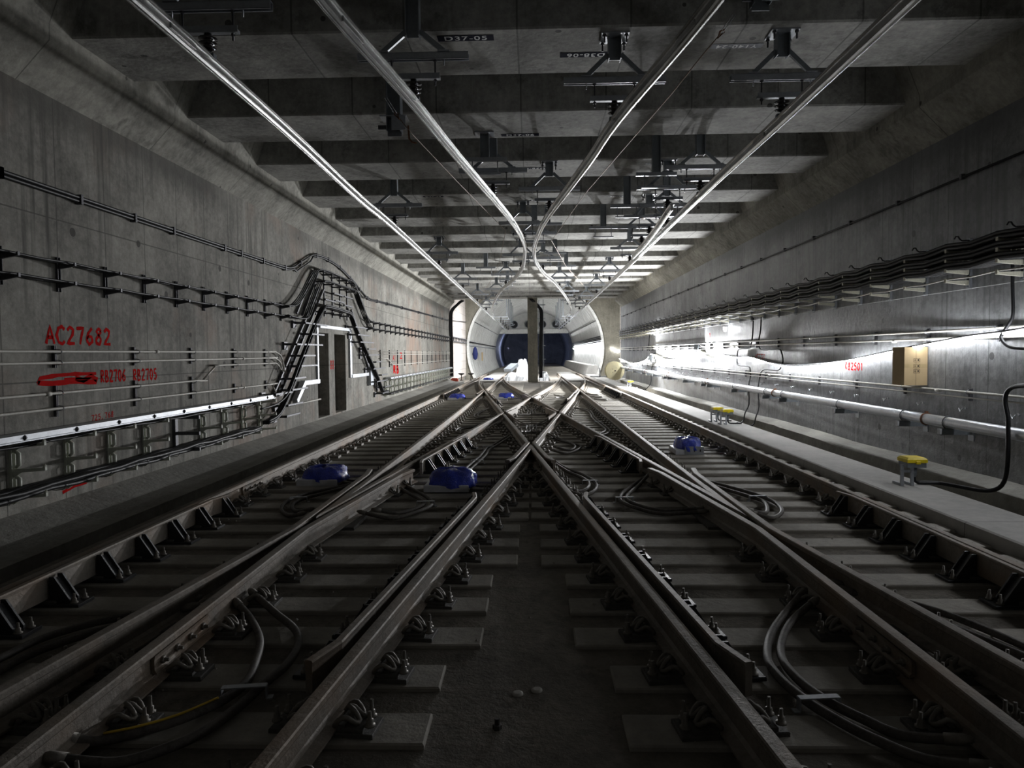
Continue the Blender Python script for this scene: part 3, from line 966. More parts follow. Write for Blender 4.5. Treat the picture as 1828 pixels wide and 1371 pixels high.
def interp(pts, y):
    for (x0, y0), (x1, y1) in zip(pts, pts[1:]):
        if y0 <= y <= y1: return x0 + (x1 - x0) * (y - y0) / (y1 - y0)
    return pts[-1][0]
def make_support(long_post):
    t = thing('rail_support', (0, 0, 0), 'x', 'support')
    top = ZS if long_post else ZB
    bot = 4.94 if long_post else 4.97
    m = MB().cbox(-0.15, 0.15, -0.14, 0.14, top - 0.016, top, 0.002); m.build('base_plate', 'galv', t)
    for sx in (-1, 1):
        for sy in (-1, 1):
            b = MB()
            b.tube([(sx * 0.12, sy * 0.11, top - 0.11), (sx * 0.12, sy * 0.11, top - 0.01)], 0.011, 6)
            b.lathe((sx * 0.12, sy * 0.11, top - 0.045), [(0.022, 0), (0.022, 0.025)], 6)
            b.build('anchor_bolt', 'dkbracket', t)
    p = MB()
    p.box(-0.07, -0.06, -0.065, 0.065, bot, top - 0.016); p.box(0.06, 0.07, -0.065, 0.065, bot, top - 0.016); p.box(-0.06, 0.06, -0.005, 0.005, bot, top - 0.016)
    p.build('post', 'greysteel', t)
    for s in (-1, 1):
        d = MB(); d.bar((s * 0.07, 0, bot + 0.06), (s * 0.31, 0, 4.80), 0.05, 0.035, (0, 1, 0)); d.build('diagonal_brace', 'greysteel', t)
        c = MB(); c.box(s * 0.31 - 0.06, s * 0.31 + 0.06, -0.05, 0.05, 4.785, 4.80)
        c.tube([(s * 0.31, 0.0, 4.66), (s * 0.31, 0.0, 4.83)], 0.008, 6); c.lathe((s * 0.31, 0, 4.80), [(0.018, 0), (0.018, 0.02)], 6)
        c.build('foot_clamp', 'galv', t)
    c = MB()
    c.box(-0.56, 0.56, -0.035, -0.029, 4.715, 4.785); c.box(-0.56, 0.56, 0.029, 0.035, 4.715, 4.785); c.box(-0.56, 0.56, -0.035, 0.035, 4.779, 4.785)
    c.box(-0.56, 0.56, -0.035, -0.02, 4.715, 4.721); c.box(-0.56, 0.56, 0.02, 0.035, 4.715, 4.721)
    c.build('channel_bar', 'galv', t)
    for s in (-1, 1):
        r = MB(); x = s * 0.22
        r.tube([(x, 0, 4.46), (x, 0, 4.75)], 0.009, 6)
        for z in (4.50, 4.56, 4.70): r.lathe((x, 0, z), [(0.019, 0), (0.019, 0.018)], 6)
        r.build('threaded_rod', 'dkbracket', t)
    l = MB(); l.box(-0.27, 0.27, -0.03, 0.03, 4.525, 4.550); l.box(-0.27, 0.27, -0.03, -0.024, 4.525, 4.58); l.build('lower_bar', 'galv', t)
    i = MB(); i.lathe((0, 0, 4.375), [(0.02, 0), (0.035, 0.01), (0.075, 0.022), (0.035, 0.035), (0.038, 0.05), (0.08, 0.064), (0.038, 0.078), (0.04, 0.092), (0.082, 0.106), (0.04, 0.12), (0.03, 0.15)], 16)
    i.build('insulator', 'insul', t)
    k = MB(); k.box(-0.055, 0.055, -0.03, 0.03, 4.335, 4.352); k.box(-0.058, -0.048, -0.03, 0.03, 4.318, 4.35); k.box(0.048, 0.058, -0.03, 0.03, 4.318, 4.35)
    k.tube([(0, 0, 4.34), (0, 0, 4.39)], 0.013, 8); k.build('rail_clamp', 'greysteel', t)
    return t
protos = {True: (make_support(True), [False]), False: (make_support(False), [False])}
def on_beam(y): return any(7.75 + 2.6 * k + 0.14 <= y <= 9.0 + 2.6 * k - 0.14 for k in range(-3, 15))
def snap(y):
    # keep clear of beam edges
    for k in range(-3, 15):
        a, b = 7.75 + 2.6 * k, 9.0 + 2.6 * k
        if abs(y - a) < 0.15: y = a + 0.15 if y > a else a - 0.15
        if abs(y - b) < 0.15: y = b - 0.15 if y < b else b + 0.15
    return y
runs = [('left straight', Lout, [6.16, 14.2, 21.1, 28.5, 36.0, 43.0]), ('right straight', Rout, [8.0, 11.75, 14.75, 20.6, 26.0, 31.5, 37.5, 43.0]),
        ('left curved', Lin, [7.27, 11.7, 16.45, 21.7, 27.0, 33.0, 40.0]), ('right curved', Rin, [8.0, 13.1, 17.9, 22.5, 28.5, 34.5, 40.5]),
        ('short overlapping', [(2.50, 12.6), (2.62, 14.9), (2.72, 19.0)], [13.15, 15.9, 17.2])]
for nm, pts, ylist in runs:
    for j, y in enumerate(ylist):
        y = snap(y)
        x = interp(pts, y)
        pr, used = protos[not on_beam(y)]
        place(pr, used, (x, y, 0.0), 0.0, '%s hanging insulated bracket from the camera on the %s conductor rail' % (ordinal(j), nm))
        # origin of the thing sits below it; keep group per run
        
for o in COL.objects:
    if o.name.startswith('rail_support') and o.parent is None: o['group'] = 'insulated hangers of the conductor rails'

# steady wires and their anchors
def wire(pts, r, mat, name, lab, cat, n=5):
    t = MB().tube(pts, r, n).build(name, mat)
    return tag(t, lab, cat)
WR = [(1.86, 6.95, 4.78), (1.76, 7.2, 4.70), (1.60, 8.0, 4.60), (.99, 12.62, 4.55), (.54, 17.86, 4.55), (1.14, 23.03, 4.55), (2.12, 29.28, 4.55)]
WLp = [(-1.50, 8.25, 4.50), (-1.40, 8.7, 4.42), (-1.13, 11.66, 4.52), (-.55, 16.3, 4.55), (-.97, 22.1, 4.55), (-1.5, 27.0, 4.55), (-2.2, 33.0, 4.6)]
wire(WR, 0.006, 'wire', 'steady_wire', 'thin bronze tension wire running back right of centre under the ceiling', 'wire')
wire(WLp, 0.006, 'wire', 'steady_wire', 'thin bronze tension wire running back left of centre under the ceiling', 'wire')
def turnbuckle(a, b, lab):
    a = Vector(a); b = Vector(b); d = (b - a).normalized(); sd = d.cross(Vector((0, 0, 1))).normalized() * 0.014
    t = thing('turnbuckle', tuple(a), lab, 'turnbuckle')
    m = MB(); m.tube([a + sd, b + sd], 0.005, 5); m.tube([a - sd, b - sd], 0.005, 5); m.build('frame', 'hook', t)
    m = MB(); m.tube([b - d * .02 + sd * 1.6, b + d * .06, b - d * .02 - sd * 1.6, b - d * .05], 0.009, 6, closed=True); m.build('shackle', 'rust', t)
turnbuckle((1.93, 6.75, 4.86), (1.86, 6.95, 4.78), 'turnbuckle with shackle at the top of the right tension wire')
turnbuckle((-1.58, 8.02, 4.62), (-1.50, 8.25, 4.50), 'turnbuckle with rusty shackle at the top of the left tension wire')
def anchor(x, y, z0, lab, rusty):
    t = thing('wire_anchor', (x, y, z0), lab, 'anchor post')
    m = MB(); m.box(x - 0.09, x + 0.09, y - 0.006, y + 0.006, z0, ZS); m.box(x - 0.09, x - 0.08, y - 0.09, y + 0.09, z0 + .05, ZS); m.box(x + 0.08, x + 0.09, y - 0.09, y + 0.09, z0 + .05, ZS)
    m.build('post', 'greysteel', t)
    MB().box(x - 0.17, x + 0.17, y - 0.12, y + 0.12, z0 + 0.22, z0 + 0.235).build('shelf_plate', 'galv', t)
    MB().box(x - 0.02, x + 0.16, y - 0.11, y - 0.10, z0 + 0.05, z0 + 0.22).build('front_plate', 'galv', t)
    MB().bar((x - 0.08, y - 0.05, z0 + 0.1), (x - 0.2, y - 0.05, z0 + 0.1), 0.03, 0.05).build('lug', 'dkbracket', t)
anchor(2.42, 8.15 - 0.6, 5.26, 'square grey anchor post with plates, upper right near the top edge', False)
anchor(-1.71, 9.2, 4.55, 'tall grey anchor post hanging behind the left curved conductor rail', True)
wire([(-1.5, 9.0, 4.62), (-1.49, 9.0, 4.46), (-1.45, 8.95, 4.40), (-1.38, 8.85, 4.36)], 0.012, 'rust', 'rusty_link', 'short rusty hanging chain link beside left anchor post', 'chain')

# more plain ceiling hardware: spare drop posts over the centre
m_i = 0
for x, y in ((-0.69, 11.35), (0.42, 17.0), (0.75, 21.9), (1.25, 25.2), (-1.6, 25.4), (-1.0, 30.4), (2.2, 12.45), (2.05, 15.1), (1.8, 17.6)):
    t = thing('drop_post', (x, y, 4.75), '%s plain grey drop post from the camera, hanging without a conductor rail clamp' % ordinal(m_i), 'drop post', 'plain drop posts under the ceiling'); m_i += 1
    z1 = ZB if on_beam(y) else ZS
    a = MB(); a.box(x - 0.07, x - 0.06, y - 0.06, y + 0.06, 4.85, z1); a.box(x + 0.06, x + 0.07, y - 0.06, y + 0.06, 4.85, z1); a.box(x - 0.06, x + 0.06, y - 0.005, y + 0.005, 4.85, z1)
    a.build('post', 'greysteel', t)
    a = MB().cbox(x - 0.15, x + 0.15, y - 0.13, y + 0.13, z1 - 0.016, z1, 0.002); a.build('base_plate', 'galv', t)
    a = MB(); a.box(x - 0.35, x + 0.35, y - 0.03, y + 0.03, 4.79, 4.85); a.tube([(x - .2, y, 4.6), (x - .2, y, 4.8)], 0.009, 6); a.tube([(x + .2, y, 4.6), (x + .2, y, 4.8)], 0.009, 6); a.box(x - 0.25, x + 0.25, y - 0.025, y + 0.025, 4.58, 4.605)
    a.build('channel_bar', 'galv', t)

# ------------------------------------------------------------------ stencilled signs on the beam soffits
def text_mesh(txt, size, name):
    cu = bpy.data.curves.new(name, 'FONT'); cu.body = txt; cu.size = size; cu.align_x = 'CENTER'; cu.align_y = 'CENTER'; cu.extrude = 0.0008; cu.space_character = 1.15; cu.offset = 0.0015
    o = bpy.data.objects.new('tmp', cu); COL.objects.link(o)
    bpy.context.view_layer.update()
    me = bpy.data.meshes.new_from_object(o.evaluated_get(bpy.context.evaluated_depsgraph_get()))
    bpy.data.objects.remove(o)
    me.name = name
    me.materials.clear(); me.materials.append(MT['whitepaint'])
    return me
def soffit_sign(txt, x0, x1, y, flip, mat='plaque', h=0.13, lab=''):
    xc = (x0 + x1) / 2
    t = thing('soffit_sign', (xc, y, ZB - 0.004), lab, 'sign')
    MB().box(x0, x1, y - h / 2, y + h / 2, ZB - 0.003, ZB + 0.001).build('painted_patch', mat, t)
    me = text_mesh(txt, h * 1.0, 'lettering')
    o = bpy.data.objects.new('lettering', me); COL.objects.link(o); o.parent = t
    o.location = (0, 0, -0.001)
    # facing down; up of the text toward the camera unless flipped
    if not flip: o.matrix_basis = Matrix.Translation((0, 0, -0.001)) @ Matrix(((1, 0, 0, 0), (0, -1, 0, 0), (0, 0, -1, 0), (0, 0, 0, 1)))
    else: o.matrix_basis = Matrix.Translation((0, 0, -0.001)) @ Matrix(((-1, 0, 0, 0), (0, 1, 0, 0), (0, 0, -1, 0), (0, 0, 0, 1)))
soffit_sign('D37-05', -0.98, -0.36, 7.95, False, lab='dark ceiling sign reading D37-05 on the nearest beam', h=0.14)
soffit_sign('D38-06', 0.39, 0.99, 8.45, True, lab='dark ceiling sign with upside-down D38-06 on the nearest beam', h=0.13)
soffit_sign('D37-06', -0.43, 0.17, 11.44, False, lab='dark ceiling sign reading D37-06 on the second beam', h=0.13)
soffit_sign('D38-07', -0.17, 0.33, 13.49, True, lab='dark ceiling sign with upside-down D38-07 on the third beam', h=0.13)
soffit_sign('Y140-24', 2.1, 2.68, 8.3, True, 'greyplaque', lab='whitish ceiling sign with upside-down Y140-24 near the right conductor rail', h=0.12)
soffit_sign('Y140-25', 2.15, 2.6, 13.3, True, 'greyplaque', lab='pale ceiling sign with upside-down lettering on the third beam', h=0.12)
soffit_sign('Y141-03', 1.75, 2.3, 16.0, True, 'greyplaque', lab='pale ceiling sign with upside-down lettering on the fourth beam', h=0.12)
soffit_sign('D37-20', -2.35, -1.9, 15.75, False, lab='small dark ceiling sign beside the left drop post on the fourth beam', h=0.10)
soffit_sign('D38-08', 0.0, 0.45, 16.3, True, lab='small dark ceiling sign at the middle of the fourth beam', h=0.11)
# ------------------------------------------------------------------ spray-painted writing
GL = {
    'A': [[(0, 0), (2, 6), (4, 0)], [(0.8, 2.2), (3.2, 2.2)]], 'C': [[(4, 5), (2.8, 6), (1, 5.4), (0, 3), (1, .6), (2.8, 0), (4, 1)]],
    '2': [[(0.3, 4.8), (1.6, 6), (3.4, 5.2), (3, 3.4), (0.2, 0.2), (4, 0.3)]], '7': [[(0, 5.6), (3.8, 5.9), (2.6, 3), (1.8, 0)]],
    '6': [[(3.4, 6), (1.2, 4), (0.3, 1.6), (1.6, 0), (3.5, 1), (3.2, 2.8), (1.4, 3), (0.5, 2)]],
    '8': [[(3.6, 5), (2.2, 6), (0.8, 5), (3.4, 2), (2.6, 0), (0.6, 0.6), (0.6, 2), (3.6, 5)]],
    'R': [[(0.5, 0), (0.6, 6), (3, 5.6), (3.2, 3.8), (0.7, 3), (3.8, 0)]],
    'B': [[(0.5, 0), (0.6, 6), (2.8, 5.4), (2.6, 3.6), (0.8, 3.1), (3.4, 2.4), (3.2, 0.6), (0.5, 0)]],
    '0': [[(2, 6), (0.5, 4.4), (0.6, 1.4), (2.2, 0), (3.6, 1.8), (3.4, 4.8), (2, 6)]],
    '5': [[(3.6, 6), (1, 5.7), (0.8, 3.4), (2.8, 3.6), (3.6, 1.8), (2.2, 0), (0.4, 0.7)]],
    '1': [[(1.2, 4.8), (2.2, 6), (2.0, 0)]], ',': [[(1.6, 0.8), (1.0, -0.8)]], ' ': [], '.': [[(1.8, 0.1), (2.1, 0.1)]],
}
def graffiti(txt, wall, y0, y1, z0, z1, w, lab, slant=0.0, extra=None):
    """flat paint strokes on a wall; y0 = left end of the writing as read"""
    x = XL + 0.002 if wall == 'L' else XR - 0.002
    n = max(1, len(txt))
    cw = (y1 - y0) / n
    m = MB()
    def stroke(pts, width):
        P = [(p[0], p[1]) for p in pts]
        k = len(P)
        # densify
        Q = [P[0]]
        for a, b in zip(P, P[1:]):
            for i in (1, 2, 3): Q.append((a[0] + (b[0] - a[0]) * i / 3, a[1] + (b[1] - a[1]) * i / 3))
        vs = []
        for i, q in enumerate(Q):
            a = Q[max(i - 1, 0)]; b = Q[min(i + 1, len(Q) - 1)]
            dx, dz = b[0] - a[0], b[1] - a[1]; l = sqrt(dx * dx + dz * dz) or 1
            ww = width * random.uniform(0.5, 0.78)
            nx_, nz_ = -dz / l * ww, dx / l * ww
            vs += [(x, q[0] + nx_, q[1] + nz_), (x, q[0] - nx_, q[1] - nz_)]
        m.add(vs, [(2 * i, 2 * i + 1, 2 * i + 3, 2 * i + 2) for i in range(len(Q) - 1)])
    for i, c in enumerate(txt):
        for st in GL.get(c, []):
            stroke([(y0 + cw * (i + (u / 4) * 0.78 + 0.1), z0 + (z1 - z0) * v / 6 + slant * (i / n)) for u, v in st], w)
    for st, ww in (extra or []): stroke(st, ww)
    return tag(m.build('spray_writing', 'redpaint', fix=False), lab, 'graffiti')
graffiti('AC27682', 'L', 7.70, 8.94, 1.90, 2.10, 0.030, 'large red spray-painted AC27682 on the left wall above the conduits', 0.0)
graffiti('RB2706', 'L', 8.68, 9.24, 1.43, 1.58, 0.020, 'red spray-painted RB2706 on the left wall between conduits')
graffiti('RB2705', 'L', 9.40, 10.02, 1.42, 1.575, 0.020, 'red spray-painted RB2705 on the left wall, right of RB2706')
graffiti('725,768', 'L', 8.47, 8.94, 0.965, 1.035, 0.008, 'small thin red 725,768 written above the bright trunking', 0.02)
graffiti('', 'L', 0, 1, 0, 1, 0, 'crossed-out smear of red spray paint left of RB2706', 0, [
    ([(7.56, 1.46), (7.6, 1.52), (7.9, 1.545), (8.2, 1.55), (8.6, 1.545)], 0.035), ([(7.56, 1.47), (7.8, 1.455), (8.1, 1.46), (8.6, 1.44)], 0.04), ([(8.2, 1.50), (8.35, 1.47), (8.5, 1.52), (8.62, 1.46)], 0.05), ([(8.0, 1.50), (8.5, 1.49)], 0.02)])
graffiti('82501', 'R', 13.02, 12.40, 1.40, 1.53, 0.022, 'red spray-painted RB2501 lettering on right wall beside cardboard box', 0, [([(13.1, 1.41), (13.1, 1.54), (13.04, 1.52), (13.1, 1.47), (13.04, 1.41)], 0.02)])
graffiti('AC2721', 'R', 18.35, 17.55, 1.56, 1.68, 0.022, 'faint red AC2721 lettering on the right wall by looped conduits')
graffiti('2', 'L', 28.6, 29.3, 1.58, 1.82, 0.04, 'small red 2 painted far along the left wall')
graffiti('A1', 'L', 27.2, 27.8, 1.52, 1.72, 0.04, 'small red mark painted left of the red 2 on the left wall')
graffiti('RB', 'L', 27.2, 28.5, 1.02, 1.30, 0.09, 'thick red painted letters low on the far left wall')
graffiti('88', 'L', 18.72, 19.1, 1.38, 1.60, 0.03, 'small red scribble on the post between the two niches')
graffiti('1', 'R', 23.2, 22.8, 2.22, 2.34, 0.03, 'small red mark on the right wall below the cable brackets')
graffiti('', 'L', 0, 1, 0, 1, 0, 'low smear of red paint on the left kerb', 0, [([(7.9, 0.2), (8.1, 0.235), (8.35, 0.24)], 0.03)])

# ------------------------------------------------------------------ left wall: conduits and bracket posts
def conduit(pts, r, lab, mat='conduit', name='conduit', cat='conduit', per=4, couplers=()):
    t = thing(name, pts[0], lab, cat)
    path = smooth_path(pts, per) if per > 1 else pts
    MB().tube(path, r, 8).build('pipe', mat, t)
    for y in couplers:
        best = min(path, key=lambda p: abs(p[1] - y))
        MB().lathe((best[0], y - 0.04, best[2]), [(r * 1.45, 0), (r * 1.45, 0.08)], 8, 'y').build('coupler', mat, t)
    return t
XP = -5.28
def straight(z, y0, y1, n=2): return [(XP, y0 + (y1 - y0) * i / n, z) for i in range(n + 1)]
cr = 0.0165
conduit([(XP, -1, 1.81), (XP, 7, 1.812), (XP, 13.9, 1.822), (XP, 14.5, 1.82), (XP, 14.85, 1.74), (XP, 15.0, 1.55), (XP, 15.05, 1.40)], cr, 'topmost white conduit on the left wall, below AC27682', couplers=(6.2, 9.9), per=3)
conduit([(XP, -1, 1.69), (XP, 7, 1.685), (XP, 14.0, 1.70), (XP, 14.5, 1.69), (XP, 14.8, 1.60), (XP, 14.95, 1.40)], cr, 'second white conduit from the top on the left wall', couplers=(12.9,), per=3)
conduit([(XP, -1, 1.35), (XP, 7, 1.345), (XP, 11.1, 1.36), (XP, 11.3, 1.37), (XP, 11.72, 1.565), (XP, 11.9, 1.59), (XP, 14.2, 1.59), (XP, 14.6, 1.58), (XP, 14.85, 1.45)], cr, 'third white conduit that steps up, on the left wall', couplers=(7.62,), per=2)
conduit([(XP, -1, 1.175), (XP, 7, 1.175), (XP, 14.1, 1.165), (XP, 14.3, 1.15), (XP, 14.5, 1.0)], cr, 'lowest white conduit of the near left wall', couplers=(12.9,), per=2)
conduit([(XP, 15.3, 0.645), (XP, 17.6, 0.65)], cr, 'short white conduit left of the niches', per=1)
conduit([(XP, 24.7, 1.855), (XP, 45.5, 1.86)], cr, 'upper white conduit beyond the niches on left wall', per=1)
conduit([(XP, 24.7, 1.76), (XP, 45.5, 1.76)], cr, 'middle white conduit beyond the niches on left wall', per=1)
conduit([(XP, 24.7, 1.61), (XP, 26.0, 1.60), (XP, 26.85, 1.36), (XP, 45.5, 1.36)], cr, 'white conduit with a step down beyond the niches', per=1)
pi_ = 0
def strut(y, z0, z1, lab, x=XL, mat='dkbracket'):
    t = thing('conduit_strut', (x, y, z0), lab, 'strut', 'conduit struts on the left wall')
    m = MB(); m.box(x, x + 0.035, y - 0.018, y - 0.014, z0, z1); m.box(x, x + 0.035, y + 0.014, y + 0.018, z0, z1); m.box(x, x + 0.004, y - 0.018, y + 0.018, z0, z1)
    m.box(x + 0.031, x + 0.035, y - 0.018, y - 0.008, z0, z1); m.box(x + 0.031, x + 0.035, y + 0.008, y + 0.018, z0, z1)
    m.build('channel', mat, t)
    return t
def saddle(t, y, z, r=cr):
    m = MB(); m.tube([(XL + 0.03, y, z + r * 1.6), (XP, y, z + r * 1.25), (XP + r * 1.2, y, z), (XP, y, z - r * 1.25), (XL + 0.03, y, z - r * 1.6)], 0.006, 5)
    m.build('saddle', 'galv', t)
i = 0
for y in [6.25, 7.82, 9.41, 11.0, 12.6, 14.1]:
    zs = [1.812, 1.69] if y < 11.5 else [1.82, 1.70, 1.59]
    t = strut(y, zs[-1] - 0.06, 1.88, '%s upper conduit strut from the left edge of the left wall' % ordinal(i))
    for z in zs: saddle(t, y + 0.03, z)
    zs = [1.35, 1.175] if y < 11.5 else [1.17]
    t = strut(y, 1.08, zs[0] + 0.08, '%s lower conduit strut from the left edge of the left wall' % ordinal(i))
    for z in zs: saddle(t, y + 0.03, z)
    i += 1
for j in range(13):
    y = 24.9 + 1.6 * j
    t = strut(y, 1.28, 1.92, '%s conduit strut beyond the niches' % ordinal(j))

# upper cable brackets (two tiers) with cable runs
def tray_bracket(tiers, L, zb, zt, mat, armw=0.03, name='cable_bracket'):
    t = thing(name, (0, 0, 0), 'x', 'cable bracket')
    m = MB(); m.box(0, 0.03, -0.025, -0.02, zb, zt); m.box(0, 0.03, 0.02, 0.025, zb, zt); m.box(0, 0.005, -0.025, 0.025, zb, zt); m.build('post', mat, t)
    for z in tiers:
        a = MB()
        a.prism([(0.0, z - 0.06), (0.0, z), (L, z), (L + 0.01, z + 0.02), (L + 0.02, z + 0.02), (L + 0.02, z - 0.02)], 'y', -armw / 2, armw / 2)
        a.build('arm', mat, t)
    return t
T1 = [2.585, 2.80]
pr = tray_bracket(T1, 0.20, 2.49, 2.88, 'dkbracket'); used = [False]
i = 0
ys_ = [5.27 + 0.89 * k for k in range(12)]
for y in ys_:
    o = place(pr, used, (XL, y, 0), 0, '%s dark two-arm cable bracket from the left edge, upper left wall' % ordinal(i)); i += 1
    o['group'] = 'dark two-arm cable brackets on the left wall'
i = 0
for k in range(24):
    y = 23.0 + 0.95 * k
    o = place(pr, used, (XL, y, 0.02), 0, '%s two-arm cable bracket beyond the niches on left wall' % ordinal(i)); i += 1
    o['group'] = 'dark two-arm cable brackets on the left wall'
def cable_run(ctrl, n, r, spread, lab, name='cable_bundle', mat='cable', per=4, updir=(1, 0, 0), stack=1, jit=0.3, ties=None, seg_n=6):
    t = thing(name, tuple(ctrl[0]), lab, 'cable')
    up = Vector(updir)
    path = smooth_path(ctrl, per)
    for c in range(n):
        o = up * (spread * (c % (n // stack or 1)))
        z = r * 1.9 * (c // (n // stack or 1))
        ph = random.uniform(0, 6)
        P = [p + o + Vector((0, 0, z + r * jit * sin(ph + i * 0.9))) for i, p in enumerate(path)]
        MB().tube(P, r, seg_n).build('cable', mat, t)
    if ties:
        for i in range(ties[0], len(path) - 1, ties[1]):
            p = path[i] + up * (spread * (n // stack - 1) / 2); d = (path[i + 1] - path[i]).normalized()
            q = d.cross(up).normalized()
            w = spread * (n // stack - 1) / 2 + r * 1.25; h = r * (1.3 + (stack - 1) * 0.9)
            ring_ = [p + up * (w * cos(a)) + Vector((0, 0, 0)) - q * (h * sin(a)) for a in [2 * pi * j / 8 for j in range(8)]]
            MB().tube(ring_, 0.004, 4, closed=True).build('cable_tie', 'dkbracket', t)
    return t
def saggy(y0, y1, z, x, step, sag, off=0.0):
    pts = []
    y = y0
    while y <= y1 + 1e-6:
        pts.append((x, y, z)); 
        if y + step <= y1 + 1e-6: pts.append((x, y + step / 2, z - sag))
        y += step
    return pts
for z, lab in ((T1[1], 'upper'), (T1[0], 'lower')):
    cable_run(saggy(0.82, 15.06, z + 0.012, XL + 0.07, 0.89, 0.006), 3, 0.014, 0.045, 'dark cable run on the %s arms along the near left wall' % lab, per=2)
    cable_run(saggy(23.0, 44.85, z + 0.032, XL + 0.07, 0.95, 0.006), 3, 0.014, 0.045, 'dark cable run on the %s arms beyond the niches' % lab, per=2)
# top feeder cable pair with clips
TCp = [(-5.3, -1, 3.63), (-5.3, 7.06, 3.63), (-5.3, 12.25, 3.648), (-5.3, 14.8, 3.66), (-5.3, 15.7, 3.70), (-5.3, 16.5, 3.95), (-5.3, 17.55, 4.24), (-5.3, 19.33, 4.24), (-5.3, 21.1, 3.98), (-5.3, 22.1, 3.76), (-5.3, 23.3, 3.60), (-5.3, 26.0, 3.64), (-5.3, 45.0, 3.93)]
t = thing('feeder_cable', TCp[0], 'topmost black feeder cable pair humping over the niches on the left wall', 'cable')
path = smooth_path(TCp, 5)
MB().tube(path, 0.022, 8).build('cable', 'cable', t)
P2 = [p + Vector((0, 0, -0.045 - (0.09 if 15.9 < p.y < 17.2 or 20.9 < p.y < 22.6 else 0))) for p in path]
MB().tube(P2, 0.020, 8).build('cable', 'cable', t)
y = 1.0
while y < 45:
    p = min(path, key=lambda q: abs(q.y - y))
    MB().box(XL, -5.27, p.y - 0.02, p.y + 0.02, p.z - 0.08, p.z + 0.035).build('cleat', 'dkbracket', t)
    y += 1.1
# the cable climb over the niches
BA = [(14.9, 2.80), (15.5, 2.86), (16.05, 3.11), (16.7, 3.54), (17.15, 3.80), (17.6, 3.87), (19.29, 3.87), (20.45, 3.86), (20.9, 3.70), (21.3, 3.42), (21.9, 3.08), (22.45, 2.86), (23.1, 2.83)]
BB = [(14.9, 2.60), (16.2, 2.60), (16.66, 2.9), (17.07, 3.25), (17.48, 3.55), (17.9, 3.62), (19.27, 3.64), (20.9, 3.62), (21.5, 3.35), (22.2, 2.9), (22.7, 2.66), (23.1, 2.62)]
cable_run([(-5.26, a, b) for a, b in BA], 4, 0.016, 0.045, 'upper dark cable bundle arching over the niches', per=4, ties=(3, 6))
cable_run([(-5.26, a, b) for a, b in BB], 4, 0.016, 0.045, 'second dark cable bundle arching over the niches', per=4, ties=(3, 6))
LB = [(13.6, 0.42), (14.3, 0.55), (15.11, 1.06), (15.96, 1.72), (17.02, 2.55), (17.5, 2.88), (18.0, 2.97), (19.4, 2.93), (20.2, 2.88), (20.8, 2.49), (22.27, 1.69), (23.6, 0.95), (24.4, 0.46), (25.2, 0.43)]
cable_run([(-5.2, a, b) for a, b in LB], 6, 0.022, 0.045, 'thick lower cable bundle climbing over the niches on the left wall', per=4, stack=2, ties=(2, 5))
cable_run([(-5.02, a, b) for a, b in [(13.0, 0.76), (13.95, 0.80), (14.58, 1.01), (15.21, 1.51), (15.9, 2.05), (16.6, 2.55), (17.3, 2.95)]], 1, 0.018, 0.04, 'single black cable crossing in front of the climbing ladder', per=4)
def climb_ladder(pts, lab, rungs):
    t = thing('cable_ladder', (XL, pts[0][0], pts[0][1]), lab, 'cable ladder')
    for dx in (0.04,):
        for dz, dy in ((0.0, 0.0), (-0.02, 0.38)):
            MB().bar((XL + dx, pts[0][0] + dy, pts[0][1] + dz), (XL + dx, pts[1][0] + dy, pts[1][1] + dz), 0.04, 0.05, (1, 0, 0)).build('side_rail', 'dkbracket', t)
    for y0, y1, z in rungs:
        m = MB(); m.box(XL + 0.05, XL + 0.30, y0, y0 + 0.03, z - 0.045, z); m.box(XL + 0.25, XL + 0.28, y0, y1, z - 0.035, z); m.box(XL, XL + 0.05, y0 - 0.1, y0 + 0.1, z - 0.14, z + 0.03)
        m.build('rung', 'dkbracket', t)
    return t
RL = [(15.84, 17.6, 2.50), (16.3, 17.34, 2.26), (15.24, 17.2, 2.01), (15.63, 16.59, 1.76), (15.5, 16.71, 1.53), (14.97, 15.84, 1.27), (14.88, 15.96, 1.03), (13.9, 14.95, 0.99), (14.6, 15.6, 0.72), (14.5, 15.4, 0.5)]
RRr = [(20.37, 21.9, 2.58), (20.63, 22.2, 2.36), (20.91, 22.8, 2.15), (21.96, 23.1, 1.95), (21.95, 23.6, 1.76), (23.0, 24.0, 1.53), (22.6, 24.6, 1.31), (23.8, 24.9, 1.08), (23.07, 24.8, 0.88), (24.3, 25.4, 0.65), (23.9, 25.0, 0.45)]
climb_ladder([(14.45, 0.95), (17.75, 3.45)], 'slanting dark cable ladder left of the niches', RL)
climb_ladder([(20.5, 3.1), (24.0, 0.62)], 'slanting dark cable ladder right of the niches', RRr)
climb_ladder([(16.0, 2.7), (17.3, 3.82)], 'short slanting upper cable ladder left of the niches', [])
t = thing('cable_shelf_frame', (XL, 19.0, 2.75), 'row of dark shelf brackets above the niches', 'cable bracket')
for z, a, b in ((3.84, 17.4, 20.6), (3.60, 17.5, 20.9), (2.86, 17.5, 20.5)):
    y = a
    while y < b:
        MB().box(XL, XL + 0.28, y, y + 0.035, z - 0.05, z - 0.01).build('arm', 'dkbracket', t)
        y += 0.75
for y in (17.5, 18.25, 19.0, 19.75, 20.5):
    MB().box(XL, XL + 0.03, y, y + 0.05, 2.75, 3.9).build('post', 'dkbracket', t)
for z, y in ((3.12, 17.6), (3.16, 18.5), (3.10, 19.4), (3.34, 18.4), (3.34, 19.4)):
    MB().box(XL + 0.2, XL + 0.25, y, y + 0.9, z, z + 0.035).build('rail_bar', 'dkbracket', t)
